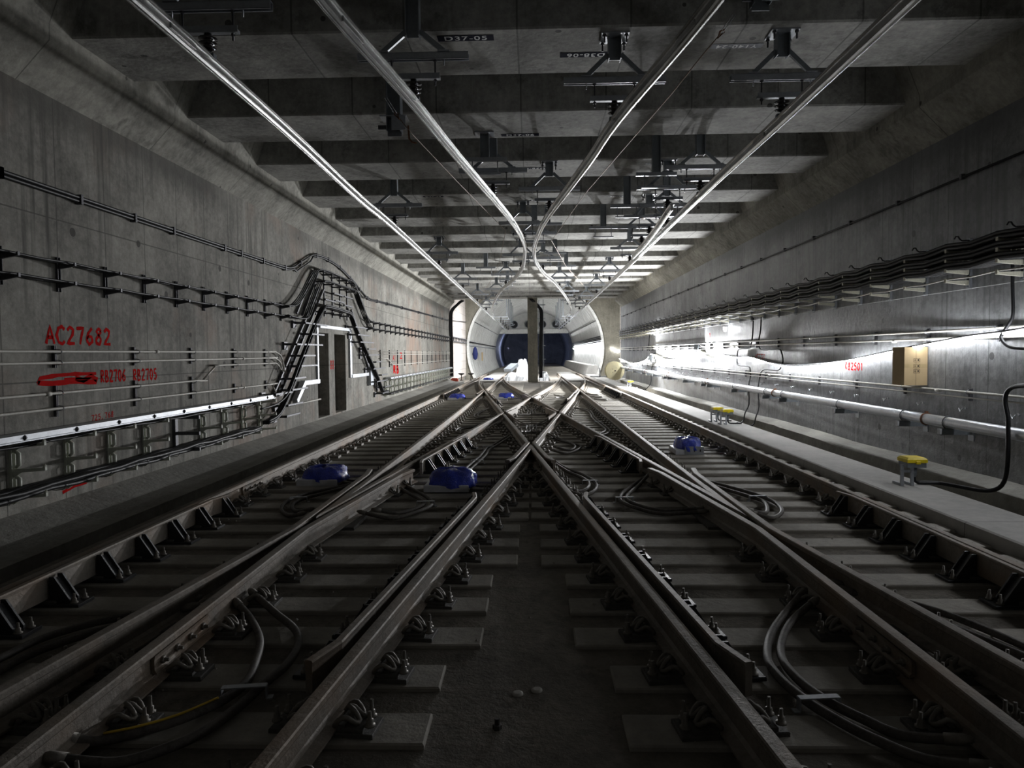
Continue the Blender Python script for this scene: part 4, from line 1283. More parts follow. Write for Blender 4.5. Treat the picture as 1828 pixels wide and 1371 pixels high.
# bright trunking round the niches
t = thing('door_trunking', (XL, 17.8, 1.0), 'bright metal trunking framing the niches', 'trunking')
MB().box(XL, XL + 0.06, 17.75, 20.85, 2.44, 2.52).build('top_duct', 'alu_strip', t)
MB().box(XL, XL + 0.05, 17.50, 17.60, 1.04, 2.44).build('left_duct', 'alu_strip', t)
MB().box(XL, XL + 0.05, 20.66, 20.86, 1.08, 2.44).build('right_duct', 'alu_strip', t)
MB().box(XL, XL + 0.07, 16.14, 17.6, 1.05, 1.15).build('lower_left_duct', 'alu_strip', t)
MB().box(XL, XL + 0.07, 20.8, 23.1, 1.07, 1.17).build('lower_right_duct', 'alu_strip', t)
MB().box(XL, XL + 0.12, 22.95, 23.35, 0.75, 1.35).build('junction_box', 'galv', t)
MB().bar((XL + 0.1, 15.6, 0.72), (XL + 0.1, 16.2, 1.12), 0.12, 0.12, (1, 0, 0)).build('sloping_duct', 'galv', t)

# lower bright trunking and the moulded brackets under it
def trunk(y0, y1, lab, z=0.93):
    t = thing('trunking', (XL + 0.1, y0, z), lab, 'trunking')
    MB().box(XL + 0.06, XL + 0.26, y0, y1, z, z + 0.055).build('duct', 'alu_strip', t)
    MB().box(XL + 0.06, XL + 0.30, y0, y1, z - 0.012, z).build('base_strip', 'galv', t)
    y = y0 + 0.6
    while y < y1 - 0.3:
        MB().lathe((XL + 0.262, y, z + 0.025), [(0.028, 0), (0.022, 0.008), (0.010, 0.012), (0.010, 0.02)], 8, 'x').build('bolt', 'dkbracket', t)
        y += 0.82
    return t
trunk(-1.0, 13.9, 'bright metal trunking with dark bolts low along the near left wall', 0.915)
trunk(25.5, 45.3, 'bright metal trunking low along the left wall beyond the niches', 0.87)
def grp_bracket():
    t = thing('grp_bracket', (0, 0, 0), 'x', 'cable bracket', 'pale moulded cable brackets low on the left wall')
    m = MB(); m.box(0, 0.03, -0.03, -0.024, 0.24, 0.92); m.box(0, 0.03, 0.024, 0.03, 0.24, 0.92); m.box(0.0, 0.012, -0.03, 0.03, 0.24, 0.92); m.build('post', 'frp', t)
    for z in (0.86, 0.60, 0.33):
        a = MB(); a.prism([(0.02, z - 0.10), (0.02, z), (0.34, z + 0.01), (0.35, z + 0.035), (0.37, z + 0.035), (0.37, z - 0.015), (0.12, z - 0.035)], 'y', -0.016, 0.016)
        a.build('arm', 'frp', t)
        b = MB(); b.lathe((0.36, 0, z + 0.02), [(0.014, 0), (0.012, 0.03)], 6); b.build('arm_tip', 'arm', t)
    for z0, z1 in ((0.62, 0.78), (0.36, 0.52)):
        b = MB(); b.tube([(0.05, 0.0, z0), (0.085, 0, z0 + 0.02), (0.085, 0, z1 - 0.02), (0.05, 0, z1)], 0.022, 6); b.build('gusset', 'frp', t)
    return t
pr = grp_bracket(); used = [False]
i = 0
for y in [4.65, 5.47, 6.3, 7.12, 7.97, 8.79, 9.6, 11.27, 12.1, 12.9, 13.7]:
    place(pr, used, (XL, y, 0), 0, '%s pale moulded cable bracket from the left edge, low on the left wall' % ordinal(i)); i += 1
for k in range(22):
    place(pr, used, (XL, 25.6 + 0.9 * k, -0.02), 0, '%s pale moulded cable bracket beyond the niches' % ordinal(k))
t = thing('steel_frame_bracket', (XL, 10.44, 0.4), 'dark rectangular steel cable frame among the moulded brackets', 'cable bracket')
MB().box(XL, XL + 0.05, 10.40, 10.48, 0.36, 0.9).build('post', 'dkbracket', t)
for z in (0.86, 0.62, 0.38): MB().box(XL, XL + 0.4, 10.42, 10.46, z - 0.05, z).build('arm', 'dkbracket', t)
cable_run(saggy(-1, 13.2, 0.87, XL + 0.20, 0.83, 0.01), 3, 0.013, 0.04, 'dark cables just below the bright trunking on the left wall', per=1, ties=(4, 2))
cable_run(saggy(-1, 13.6, 0.36, XL + 0.10, 0.83, 0.012), 8, 0.024, 0.062, 'thick dark cable bundle lying on the lowest brackets, left wall', per=2, stack=2, ties=(5, 4))
cable_run(saggy(25.2, 45.2, 0.34, XL + 0.12, 0.9, 0.01), 4, 0.022, 0.055, 'dark cable bundle on the lowest brackets beyond the niches', per=1)
# tall black cable at the end of the left wall
cable_run([(-5.28, 45.9, 0.3), (-5.28, 45.9, 2.2), (-5.30, 45.9, 4.0), (-5.2, 45.9, 4.6), (-4.8, 45.9, 5.0), (-4.5, 45.8, 5.2)], 3, 0.05, 0.07, 'thick black cable rising up the far end of the left wall', per=4)

# ------------------------------------------------------------------ right wall
def r_bracket():
    t = thing('cable_bracket', (0, 0, 0), 'x', 'cable bracket', 'cream four-arm cable brackets on the right wall')
    m = MB()
    for y in (-0.036, 0.028): m.box(-0.035, 0.0, y, y + 0.008, 2.53, 3.18)
    z = 2.54
    while z < 3.17:
        m.box(-0.035, -0.027, -0.03, 0.03, z, z + 0.016); z += 0.045
    m.build('perforated_post', 'galv', t)
    for j, z in enumerate((2.64, 2.775, 2.90, 3.025)):
        a = MB(); a.prism([(-0.035, z - 0.055), (-0.035, z + 0.005), (-0.31, z + 0.0), (-0.315, z + 0.03), (-0.33, z + 0.03), (-0.33, z - 0.022)], 'y', -0.022, 0.022)
        a.build('arm', 'arm', t)
    h = MB(); h.tube([(-0.03, 0, 3.165), (-0.12, 0, 3.16), (-0.15, 0, 3.18), (-0.17, 0, 3.215), (-0.2, 0, 3.215), (-0.22, 0, 3.18)], 0.009, 6); h.build('hook', 'dkbracket', t)
    return t
pr = r_bracket(); used = [False]
for k in range(38):
    y = 7.40 + 1.022 * k
    place(pr, used, (XR, y, 0), 0, '%s cream four-arm cable bracket from the right edge, right wall' % ordinal(k))
for j, (z, lab) in enumerate(((2.775, 'second'), (2.90, 'third'), (3.025, 'top'))):
    cable_run(saggy(0.25, 45.2, z + 0.028, XR - 0.31, 1.022, 0.030 + 0.004 * j), 10, 0.024, 0.055, 'black cables lying on the %s arm tier of the right wall brackets' % lab, per=2, jit=0.12, stack=2)
wire(saggy(0.25, 45.2, 2.66, XR - 0.31, 1.022, 0.02), 0.012, 'conduit', 'pale_cable', 'single pale cable on the lowest arm tier, right wall', 'cable')
wire([(XR - 0.06, 0, 2.52), (XR - 0.06, 18, 2.545), (XR - 0.06, 45.5, 2.57)], 0.004, 'whitepaint', 'string_line', 'taut thin white line under the right wall brackets', 'wire')
t = thing('earth_strap', (XR, 0, 4.03), 'thin dark strap running high along the right wall', 'cable')
MB().tube([(XR - 0.03, 0, 4.035), (XR - 0.03, 12.9, 4.01), (XR - 0.03, 45.5, 4.05)], 0.016, 6).build('strap', 'cable', t)
for k in range(26): MB().box(XR - 0.05, XR, 3.0 + 1.65 * k, 3.05 + 1.65 * k, 3.99, 4.06).build('cleat', 'dkbracket', t)
# two white pipes above the rope light, two slim below
def wall_pipe(z0, z1, r, lab, y0=-1, y1=45.6, x=XR - 0.06, cps=()):
    t = thing('conduit', (x, y0, z0), lab, 'conduit')
    MB().tube([(x, y0, z0), (x, 20, z0 + (z1 - z0) * .45), (x, y1, z1)], r, 8).build('pipe', 'conduit', t)
    for y in cps: MB().lathe((x, y, z0), [(r * 1.5, 0), (r * 1.5, 0.09)], 8, 'y').build('coupler', 'conduit', t)
    return t
wall_pipe(1.995, 2.04, 0.018, 'upper white conduit above the rope light on the right wall', cps=(5.5, 14.5, 24))
wall_pipe(1.885, 1.94, 0.018, 'lower white conduit just above the rope light on the right wall', cps=(11.2, 20))
wall_pipe(1.186, 1.215, 0.016, 'white conduit between rope light and large pipe', cps=(10.0, 17, 26))
wall_pipe(1.113, 1.15, 0.011, 'thin grey conduit just above the row of hooks')
for j in range(23):
    y = 7.25 + 1.56 * j
    t = thing('conduit_strut', (XR, y, 1.84), '%s conduit strut above the rope light from the right edge' % ordinal(j), 'strut', 'conduit struts on the right wall')
    MB().box(XR - 0.04, XR, y - 0.018, y + 0.018, 1.84, 2.05).build('channel', 'dkbracket', t)
    for z in (1.995, 1.885):
        zz_ = z + (0.045 if z > 1.9 else 0.055) * (y / 45)
        MB().tube([(XR - 0.03, y, zz_ + 0.03), (XR - 0.06, y, zz_ + 0.025), (XR - 0.085, y, zz_), (XR - 0.06, y, zz_ - 0.025), (XR - 0.03, y, zz_ - 0.03)], 0.005, 5).build('saddle', 'galv', t)
for j in range(23):
    y = 7.75 + 1.62 * j
    t = thing('conduit_strut', (XR, y, 1.08), '%s short conduit strut below the rope light from the right edge' % ordinal(j), 'strut', 'short conduit struts on the right wall')
    MB().box(XR - 0.04, XR, y - 0.018, y + 0.018, 1.08, 1.24).build('channel', 'dkbracket', t)
    MB().tube([(XR - 0.03, y, 1.225), (XR - 0.06, y, 1.215), (XR - 0.085, y, 1.19), (XR - 0.06, y, 1.165), (XR - 0.03, y, 1.16)], 0.005, 5).build('saddle', 'galv', t)
# row of small hooks
hk = thing('wall_hook', (0, 0, 0), 'x', 'hook', 'bright wall hooks above the large pipe')
MB().tube([(0, 0, 0.0), (-0.05, 0.0, 0.0), (-0.075, 0.01, -0.03), (-0.06, 0.03, -0.05), (-0.055, 0.06, -0.035), (-0.06, 0.07, 0.0)], 0.006, 6).build('hook_wire', 'hook', hk)
MB().lathe((-0.02, 0, 0), [(0.016, 0), (0.016, 0.02)], 6, 'x').build('nut', 'hook', hk)
used = [False]
for k in range(31):
    place(hk, used, (XR, 7.44 + 1.02 * k, 0.975 + 0.0004 * k), 0, '%s bright wall hook from the right edge, above the large pipe' % ordinal(k))
# large galvanised pipe
XB = 5.45
bp = thing('large_pipe', (XB, -1, 0.70), 'large galvanised pipe running low along the right wall', 'pipe')
PB = [(XB, -1, 0.79), (XB, 8, 0.795), (XB, 20, 0.825), (XB, 43.3, 0.855)]
MB().tube(PB, 0.073, 20).build('pipe_body', 'bigpipe', bp)
def zp(y):
    for a, b in zip(PB, PB[1:]):
        if a[1] <= y <= b[1]: return a[2] + (b[2] - a[2]) * (y - a[1]) / (b[1] - a[1])
for y in (9.88, 15.97, 22.1, 28.4, 34.0, 39.5):
    MB().tube([(XB + 0.079 * cos(a), y, zp(y) + 0.079 * sin(a)) for a in [2 * pi * j / 14 for j in range(14)]], 0.011, 6, closed=True).build('coupling_ring', 'rust', bp)
    MB().box(XB - 0.02, XB + 0.02, y - 0.012, y + 0.012, zp(y) + 0.075, zp(y) + 0.105).build('clamp_screw', 'rust', bp)
i = 0
for y in (6.9, 9.36, 10.43, 12.6, 15.41, 16.5, 19.07, 21.74, 22.47, 25.19, 28.05, 28.87, 31.5, 33.24, 34.7, 37.6, 40.8):
    t = thing('pipe_bracket', (XB, y, 0.62), '%s pipe bracket from the right edge under the large pipe' % ordinal(i), 'pipe bracket', 'brackets of the large pipe'); i += 1
    z = zp(y)
    MB().tube([(XB + 0.083 * cos(a), y, z + 0.083 * sin(a)) for a in [radians(-60 + 300 * j / 14) for j in range(15)]], 0.007, 6).build('u_bolt', 'dkbracket', t)
    m = MB(); m.box(XB - 0.12, XR, y - 0.02, y - 0.014, z - 0.16, z - 0.078); m.box(XB - 0.12, XR, y - 0.02, y + 0.03, z - 0.086, z - 0.078); m.build('angle_arm', 'greysteel', t)
    MB().box(XR - 0.012, XR, y - 0.06, y + 0.06, z - 0.24, z - 0.06).build('wall_plate', 'galv', t)
    MB().box(XB - 0.125, XB - 0.10, y - 0.03, y + 0.03, z - 0.15, z - 0.08).build('end_tab', 'whitebox', t)
# cardboard box
bx = thing('cardboard_box', (5.57, 10.6, 1.23), 'tan cardboard box hung on right wall, dark on its near side', 'box')
BY = 10.40
MB().box(5.41, 5.74, BY, BY + 0.34, 1.235, 1.79).build('carton', 'card', bx)
MB().box(5.41, 5.74, BY - 0.0015, BY, 1.49, 1.545).build('tape_strip', 'tape', bx)
MB().box(5.5735, 5.5765, BY - 0.001, BY + 0.001, 1.235, 1.79).build('flap_seam', 'ink', bx)
for z in (1.60, 1.515, 1.44):
    m = MB()
    xc = 5.585
    for a in (-1, 1):
        m.box(xc + a * 0.042 - 0.0025, xc + a * 0.042 + 0.0025, BY - 0.003, BY - 0.002, z - 0.028, z + 0.028)
        m.box(xc - 0.042, xc + 0.042, BY - 0.003, BY - 0.002, z + a * 0.026 - 0.002, z + a * 0.026 + 0.002)
    m.box(xc + 0.012, xc + 0.030, BY - 0.003, BY - 0.002, z - 0.014, z + 0.014); m.box(xc - 0.026, xc - 0.022, BY - 0.003, BY - 0.002, z - 0.016, z + 0.016); m.box(xc - 0.034, xc - 0.006, BY - 0.003, BY - 0.002, z - 0.003, z + 0.003)
    m.build('printed_symbol', 'ink', bx)
# black cable that follows the rope light
wire(smooth_path([(5.58, 4.5, 2.55), (5.58, 6.5, 2.2), (5.58, 8.2, 1.985), (5.58, 9.35, 1.912), (5.58, 11.1, 1.745), (5.6, 12.8, 1.58), (5.61, 14.8, 1.475), (5.62, 16.15, 1.46), (5.64, 18.5, 1.55), (5.65, 21.0, 1.68), (5.66, 24.2, 2.0)], 5), 0.011, 'cable', 'loose_cable', 'loose black cable slung along the rope light on the right wall', 'cable')
wire(smooth_path([(5.66, 24.2, 2.0), (5.65, 27.0, 1.75), (5.64, 30.0, 1.55), (5.64, 34, 1.62)], 4), 0.008, 'cable', 'loose_cable', 'thin dark wire sagging from the black cable peak, right wall', 'cable')
# black drop cable near the right edge
conduit([(5.66, 8.51, 3.0), (5.66, 8.50, 2.52), (5.66, 8.48, 2.16), (5.64, 8.52, 2.04), (5.62, 8.58, 1.95), (5.60, 8.59, 1.88), (5.58, 8.45, 1.79), (5.56, 8.2, 1.755), (5.54, 7.6, 1.75)], 0.02, 'black drop cable from the brackets near the right edge', 'cable', 'drop_cable', 'cable', 4)
conduit([(5.30, 7.5, 1.36), (5.32, 7.85, 1.345), (5.33, 8.03, 1.29), (5.33, 8.08, 1.17), (5.33, 8.03, 1.0), (5.33, 8.02, 0.86), (5.33, 8.02, 0.45), (5.30, 8.06, 0.22), (5.22, 8.2, 0.13), (5.1, 8.5, 0.12), (4.95, 8.7, 0.13), (4.72, 8.72, 0.135)], 0.024, 'black flexible cable looping down the right edge to the yellow-lidded box', 'cable', 'drop_cable', 'cable', 4)
# looped conduits dropping down the right wall
xx = XR - 0.05
conduit([(xx, 18.37, 2.6), (xx, 18.41, 2.23), (xx, 18.55, 1.92), (xx, 18.75, 1.83), (xx, 19.5, 1.82), (xx, 19.75, 1.75), (xx, 19.80, 1.46), (xx, 19.62, 1.37), (xx, 18.85, 1.36), (xx, 18.62, 1.30), (xx, 18.59, 1.09), (xx - .1, 18.4, 0.85), (xx - .12, 18.3, 0.4), (xx - .25, 18.2, 0.18), (5.2, 17.6, 0.0), (4.6, 16.7, 0.14)], 0.017, 'far one of two looped cables dropping down the right wall', 'cable', 'drop_cable', 'cable', 3)
conduit([(xx, 17.75, 2.6), (xx, 17.78, 2.28), (xx, 17.95, 1.98), (xx, 17.85, 1.82), (xx, 17.5, 1.785), (xx, 16.5, 1.785), (xx, 16.3, 1.72), (xx, 16.2, 1.52), (xx, 16.4, 1.34), (xx, 16.7, 1.305), (xx, 17.45, 1.305), (xx, 17.75, 1.22), (xx, 17.82, 1.1), (xx - .1, 17.64, 0.85), (xx - .12, 17.5, 0.4), (xx - .25, 17.3, 0.18), (5.2, 16.8, 0.0), (4.65, 16.1, 0.14)], 0.017, 'near one of two looped cables dropping down the right wall', 'cable', 'drop_cable', 'cable', 3)
conduit([(xx, 34.5, 2.6), (xx, 34.6, 1.86), (xx, 33.2, 1.82), (xx, 33.0, 1.6), (xx, 33.6, 1.2), (xx - .1, 33.4, 0.8), (xx - .2, 33.0, 0.3), (5.2, 32.8, 0.0)], 0.02, 'distant looped cable dropping down the right wall', 'cable', 'drop_cable', 'cable', 3)
# hanging coil lamp and small lamp box
t = thing('coil_lamp', (5.6, 20.66, 2.36), 'small glowing coil of rope light hung under the brackets, right wall', 'lamp')
MB().tube([(5.6, 20.66 + 0.11 * cos(a), 2.42 + 0.075 * sin(a)) for a in [radians(-200 + 230 * j / 12) for j in range(13)]], 0.022, 6).build('glowing_coil', led_mat('led_coil', 25), t)
t = thing('junction_box', (5.64, 33.3, 1.3), 'small grey junction box under rope light peak, far right wall', 'box')
MB().cbox(5.58, 5.74, 33.2, 33.55, 1.28, 1.46, 0.01).build('body', 'galv', t)
# yellow-lidded trackside boxes on legs
def ybox():
    t = thing('trackside_box', (0, 0, 0), 'x', 'junction box', 'yellow-lidded junction boxes on the walkway')
    for x in (-0.06, 0.06):
        MB().box(x - 0.016, x + 0.016, -0.06, -0.03, 0.0, 0.26).build('leg', 'galv', t)
    m = MB(); m.box(-0.08, -0.05, -0.06, 0.14, 0.0, 0.03); m.box(0.05, 0.08, -0.06, 0.14, 0.0, 0.03); m.box(-0.08, 0.08, -0.045, -0.03, 0.16, 0.19); m.build('base_angle', 'galv', t)
    b = MB(); b.cbox(-0.02, 0.2, -0.10, 0.12, 0.225, 0.285, 0.008); b.build('case', 'greysteel', t)
    l = MB(); l.cbox(-0.03, 0.21, -0.11, 0.13, 0.285, 0.345, 0.022); l.cbox(0.07, 0.12, -0.125, -0.10, 0.27, 0.305, 0.004); l.build('lid', 'yellow', t)
    c = MB(); c.lathe((0.11, 0.0, 0.10), [(0.018, 0), (0.022, 0.02), (0.028, 0.03), (0.028, 0.12)], 10); c.build('gland', 'greysteel', t)
    d = MB(); d.tube(smooth_path([(0.11, 0, 0.12), (0.115, 0, 0.06), (0.15, 0, 0.03), (0.22, 0.0, 0.022), (0.42, 0.0, 0.022)], 4), 0.016, 7); d.build('lead', 'cable', t)
    return t
pr = ybox(); used = [False]
for (x, y), lab in (((4.55, 8.68), 'nearest yellow-lidded junction box on legs, lower right on walkway'), ((4.32, 16.05), 'right one of the paired yellow-lidded boxes midway down the walkway'),
                    ((4.27, 16.7), 'left one of the paired yellow-lidded boxes midway down the walkway'), ((4.45, 32.7), 'distant yellow-lidded box before the cable drum')):
    place(pr, used, (x, y, 0.11), 0, lab)
# cable drum
dr = thing('cable_drum', (5.05, 43.3, 0.08), 'cream plywood cable drum standing at the far end of the walkway', 'cable drum')
for y0 in (43.2, 43.85):
    m = MB().lathe((5.05, y0, 0.65), [(0.57, 0), (0.57, 0.05)], 32, 'y'); m.build('flange', 'drum', dr)
MB().lathe((5.05, 43.25, 0.65), [(0.38, 0), (0.38, 0.6)], 24, 'y').build('wound_core', 'cable', dr)
MB().lathe((5.05, 43.18, 0.65), [(0.04, 0), (0.04, 0.03)], 12, 'y').build('hub_hole', 'dark', dr)
for a in range(5):
    MB().lathe((5.05 + 0.18 * cos(a * 1.257), 43.185, 0.65 + 0.18 * sin(a * 1.257)), [(0.018, 0), (0.018, 0.02)], 8, 'y').build('bolt', 'dark', dr)

# ------------------------------------------------------------------ blue-wrapped boxes on the sleepers
def bluebox(x0, x1, y, lab, wy=0.42, hz=0.25, endwise=False):
    xc = (x0 + x1) / 2; w = (x1 - x0)
    t = thing('wrapped_device', (xc, y, 0), lab, 'device', 'devices wrapped in blue plastic')
    m = MB(); m.cbox(x0 - 0.05, x1 - 0.08, y - wy / 2 - 0.02, y + wy / 2, 0.0, 0.085, 0.01); m.build('white_base', 'whitebox', t)
    # crumpled bag: lumpy half ellipsoid
    m = MB(); vs = []; fs = []
    nu, nv = 28, 10
    rnd = random.Random(int(x0 * 100) + 5)
    ph = [rnd.uniform(0, 6) for _ in range(6)]
    for j in range(nv + 1):
        v = j / nv * pi / 2
        for i in range(nu):
            u = 2 * pi * i / nu
            r = 1 + 0.05 * sin(7 * u + ph[0] + 3 * v) + 0.035 * sin(13 * u + ph[1]) + 0.03 * sin(5 * v + ph[2] + 2 * u)
            cu, su = cos(u), sin(u)
            # superellipse plan
            k = (abs(cu) ** 3.2 + abs(su) ** 3.2) ** (-1 / 3.2)
            z = 0.05 + (hz - 0.05) * (sin(v) ** 1.1) * (1 + 0.05 * sin(4 * u + ph[3])) + 0.012 * sin(9 * u + 4 * v)
            rr = (cos(v) ** 0.30 if v < pi / 2 - 0.01 else 0.0) * r
            vs.append((xc + cu * k * rr * w * 0.50, y + su * k * rr * wy * 0.55, z))
    for j in range(nv):
        for i in range(nu):
            i2 = (i + 1) % nu
            fs.append((j * nu + i, j * nu + i2, (j + 1) * nu + i2, (j + 1) * nu + i))
    m.add(vs, fs, True); m.build('blue_bag', 'bluebag', t)
    m = MB(); m.tube(smooth_path([(x1 - 0.02, y, 0.05), (x1 + 0.06, y - 0.02, 0.035), (x1 + 0.3, y + 0.05, 0.03), (x1 + 0.55, y + 0.15, 0.03)], 3), 0.016, 6); m.build('lead', 'gcable', t)
bluebox(-3.08, -2.50, 9.55, 'blue-wrapped device on the left track, left of the near frog', hz=0.24)
bluebox(-1.30, -0.70, 9.10, 'blue-wrapped device between near crossover rails, left of centre', hz=0.27)
bluebox(2.52, 2.94, 12.4, 'blue-wrapped device with perforated end on the right track', hz=0.26, wy=0.6)
t_ = [o for o in COL.objects if o.name.startswith('wrapped_device')][-1]
m = MB(); m.box(2.62, 2.94, 12.07, 12.09, 0.0, 0.14); m.build('end_plate', 'galv', t_)
for xq in (2.68, 2.78, 2.88):
    MB().box(xq - 0.01, xq + 0.01, 12.066, 12.071, 0.05, 0.09).build('slot', 'dark', t_)
bluebox(-3.16, -2.56, 27.1, 'blue-wrapped device far down the left track', hz=0.22)
bluebox(-1.28, -0.70, 27.3, 'blue-wrapped device beyond the diamond, left of centre', hz=0.22)
bluebox(-3.1, -2.45, 45.0, 'smallest blue-wrapped device on bright slab near tunnel mouth', hz=0.22)

# ------------------------------------------------------------------ heavy jumper cables
def jumper(paths, lab, r=0.021, clamp=None, z=0.028):
    t = thing('jumper_cable', (paths[0][0][0], paths[0][0][1], 0), lab, 'cable')
    for i, P in enumerate(paths):
        n = len(P)
        pts = []
        for j, (x, y) in enumerate(P):
            zz_ = z + (0.05 if j in (0, n - 1) else 0)
            pts.append((x, y, zz_))
        sp = smooth_path(pts, 5)
        MB().tube(sp, r, 8).build('cable', 'gcable', t)
        for e, e2 in ((sp[0], sp[1]), (sp[-1], sp[-2])):
            d = (e - e2).normalized()
            MB().tube([e - d * 0.06, e + d * 0.01, e + d * 0.05], [r * 1.15, r * 1.15, r * 0.5], 8).build('lug', 'clip', t)
    if clamp:
        for cx, cy, ang, w in clamp:
            c, s = cos(ang), sin(ang)
            m = MB()
            h = 2 * r + 0.016
            a = Vector((cx - c * w, cy - s * w, 0)); b = Vector((cx + c * w, cy + s * w, 0)); d = (b - a).normalized() * 0.03
            m.bar(a + Vector((0, 0, h)), b + Vector((0, 0, h)), 0.04, 0.006); m.bar(a + Vector((0, 0, 0)), a + Vector((0, 0, h)), 0.04, 0.006, (c, s, 0)); m.bar(b, b + Vector((0, 0, h)), 0.04, 0.006, (c, s, 0))
            m.bar(a, a - d, 0.04, 0.006); m.bar(b, b + d, 0.04, 0.006)
            m.build('saddle_clamp', 'galv', t)
    return t
jumper([[(-1.95, 4.88), (-1.7, 4.63), (-1.46, 4.33), (-1.36, 4.08), (-1.34, 3.82), (-1.38, 3.6), (-1.41, 3.37), (-1.48, 3.13), (-1.58, 2.99), (-1.74, 2.88), (-1.98, 2.83)],
        [(-1.98, 4.68), (-1.82, 4.52), (-1.62, 4.17), (-1.52, 3.84), (-1.48, 3.6), (-1.53, 3.40), (-1.64, 3.24), (-1.77, 3.13), (-1.93, 3.04), (-2.04, 3.0)]],
       'pair of thick jumper cables looping at the lower left corner', 0.024, [(-1.44, 3.5, 0.15, 0.11)])
tj = [o for o in COL.objects if o.name == 'jumper_cable'][0]
MB().tube(smooth_path([(-1.53, 3.40, 0.054), (-1.64, 3.24, 0.054), (-1.77, 3.13, 0.054), (-1.9, 3.06, 0.056)], 5), 0.006, 5).build('yellow_marking', 'label', tj)
jumper([[(1.91, 4.91), (1.67, 4.61), (1.46, 4.25), (1.34, 3.92), (1.33, 3.68), (1.37, 3.46), (1.44, 3.28), (1.53, 3.12), (1.68, 2.95), (1.85, 2.82)],
        [(1.91, 4.72), (1.69, 4.51), (1.51, 4.19), (1.42, 3.92), (1.42, 3.66), (1.47, 3.46), (1.57, 3.28), (1.68, 3.14), (1.86, 3.02)]],
       'pair of thick jumper cables looping at the lower right', 0.024, [(1.42, 3.42, 0.1, 0.10)])
jumper([[(2.2, 5.1), (2.53, 4.9), (2.7, 4.65), (2.80, 4.38), (2.87, 4.12), (2.9, 3.6)], [(2.2, 4.95), (2.48, 4.74), (2.60, 4.48), (2.69, 4.23), (2.78, 3.98), (2.82, 3.5)]], 'pair of thick jumper cables leaving the right edge of the picture', 0.024)
jumper([[(-2.3, 4.75), (-2.61, 4.59), (-2.83, 4.41), (-2.98, 4.16), (-3.02, 3.88), (-3.0, 3.5)], [(-2.25, 4.6), (-2.55, 4.46), (-2.73, 4.25), (-2.87, 3.99), (-2.91, 3.7), (-2.9, 3.4)]], 'pair of thick jumper cables in shadow by the left edge', 0.024)
jumper([[(-2.14, 9.6), (-2.32, 9.42), (-2.59, 8.94), (-2.8, 8.62), (-2.87, 8.25), (-2.78, 7.78), (-2.58, 7.46), (-2.40, 7.36)], [(-2.14, 9.4), (-2.36, 9.20), (-2.57, 8.7), (-2.72, 8.35), (-2.73, 8.0), (-2.58, 7.68), (-2.38, 7.56)]], 'looped jumper cables on the left track beside the near left frog', 0.022, [(-2.76, 8.3, 0.1, 0.1)])
jumper([[(-1.84, 9.5), (-1.77, 9.42), (-1.45, 8.84), (-1.19, 8.3), (-1.13, 7.93), (-1.27, 7.56), (-1.47, 7.34), (-1.79, 7.41)], [(-1.84, 9.3), (-1.77, 9.22), (-1.51, 8.68), (-1.27, 8.23), (-1.23, 7.95), (-1.42, 7.6), (-1.66, 7.52)]], 'looped jumper cables right of the near left frog', 0.022, [(-1.2, 8.05, 0.1, 0.1)])
jumper([[(-0.49, 14.27), (-0.69, 13.49), (-0.81, 12.78), (-0.85, 11.91), (-0.93, 11.04), (-0.99, 10.29), (-0.90, 9.6)], [(-0.42, 14.2), (-0.62, 13.4), (-0.74, 12.7), (-0.77, 11.9), (-0.85, 11.0), (-0.9, 10.3), (-0.82, 9.6)]], 'jumper cables running toward the central blue-wrapped device', 0.021, [(-0.85, 11.2, 0.0, 0.1), (-0.78, 12.9, 0.0, 0.1)])
jumper([[(0.36, 14.62), (0.56, 14.23), (0.78, 13.4), (0.80, 12.9), (0.66, 12.5), (0.43, 12.6)], [(0.33, 14.4), (0.55, 13.95), (0.87, 13.3), (0.90, 12.86), (0.62, 12.1), (0.36, 12.2)]], 'small looped jumper cables just right of the nearest crossing', 0.021)
jumper([[(0.3, 11.04), (0.52, 10.32), (0.7, 9.76), (0.77, 9.31), (0.72, 8.95), (0.61, 8.75), (0.46, 8.71)], [(0.32, 11.15), (0.53, 10.53), (0.75, 9.94), (0.86, 9.3), (0.80, 8.8), (0.64, 8.52), (0.44, 8.57)]], 'looped jumper cables right of the near central V', 0.022, [(0.79, 9.35, 0.05, 0.1)])
jumper([[(1.71, 9.86), (1.42, 9.39), (1.15, 8.71), (1.05, 8.2), (1.18, 7.8), (1.41, 7.52), (1.82, 7.40)], [(1.64, 9.76), (1.42, 9.21), (1.21, 8.64), (1.13, 8.27), (1.24, 7.90), (1.46, 7.67), (1.84, 7.55)]], 'looped jumper cables left of the near right frog', 0.022, [(1.1, 8.25, 0.1, 0.1)])
jumper([[(2.18, 9.75), (2.25, 9.68), (2.47, 9.15), (2.66, 8.69), (2.78, 8.18), (2.72, 7.66), (2.5, 7.32), (2.30, 7.37)], [(2.16, 9.6), (2.22, 9.52), (2.41, 8.94), (2.58, 8.46), (2.67, 8.2), (2.62, 7.85), (2.5, 7.54), (2.30, 7.49)]], 'looped jumper cables right of the near right frog', 0.022, [(2.66, 8.3, 0.1, 0.1)])
jumper([[(1.34, 21.4), (1.66, 20.82), (1.60, 18.67), (1.64, 16.91), (1.65, 15.76), (1.42, 15.04), (1.34, 15.32)], [(1.34, 21.5), (1.74, 21.09), (1.68, 18.88), (1.72, 17.08), (1.73, 15.6), (1.45, 14.76), (1.32, 15.1)]], 'long looped jumper cables right of the diamond', 0.022, [(1.65, 17.4, 0.0, 0.09)])
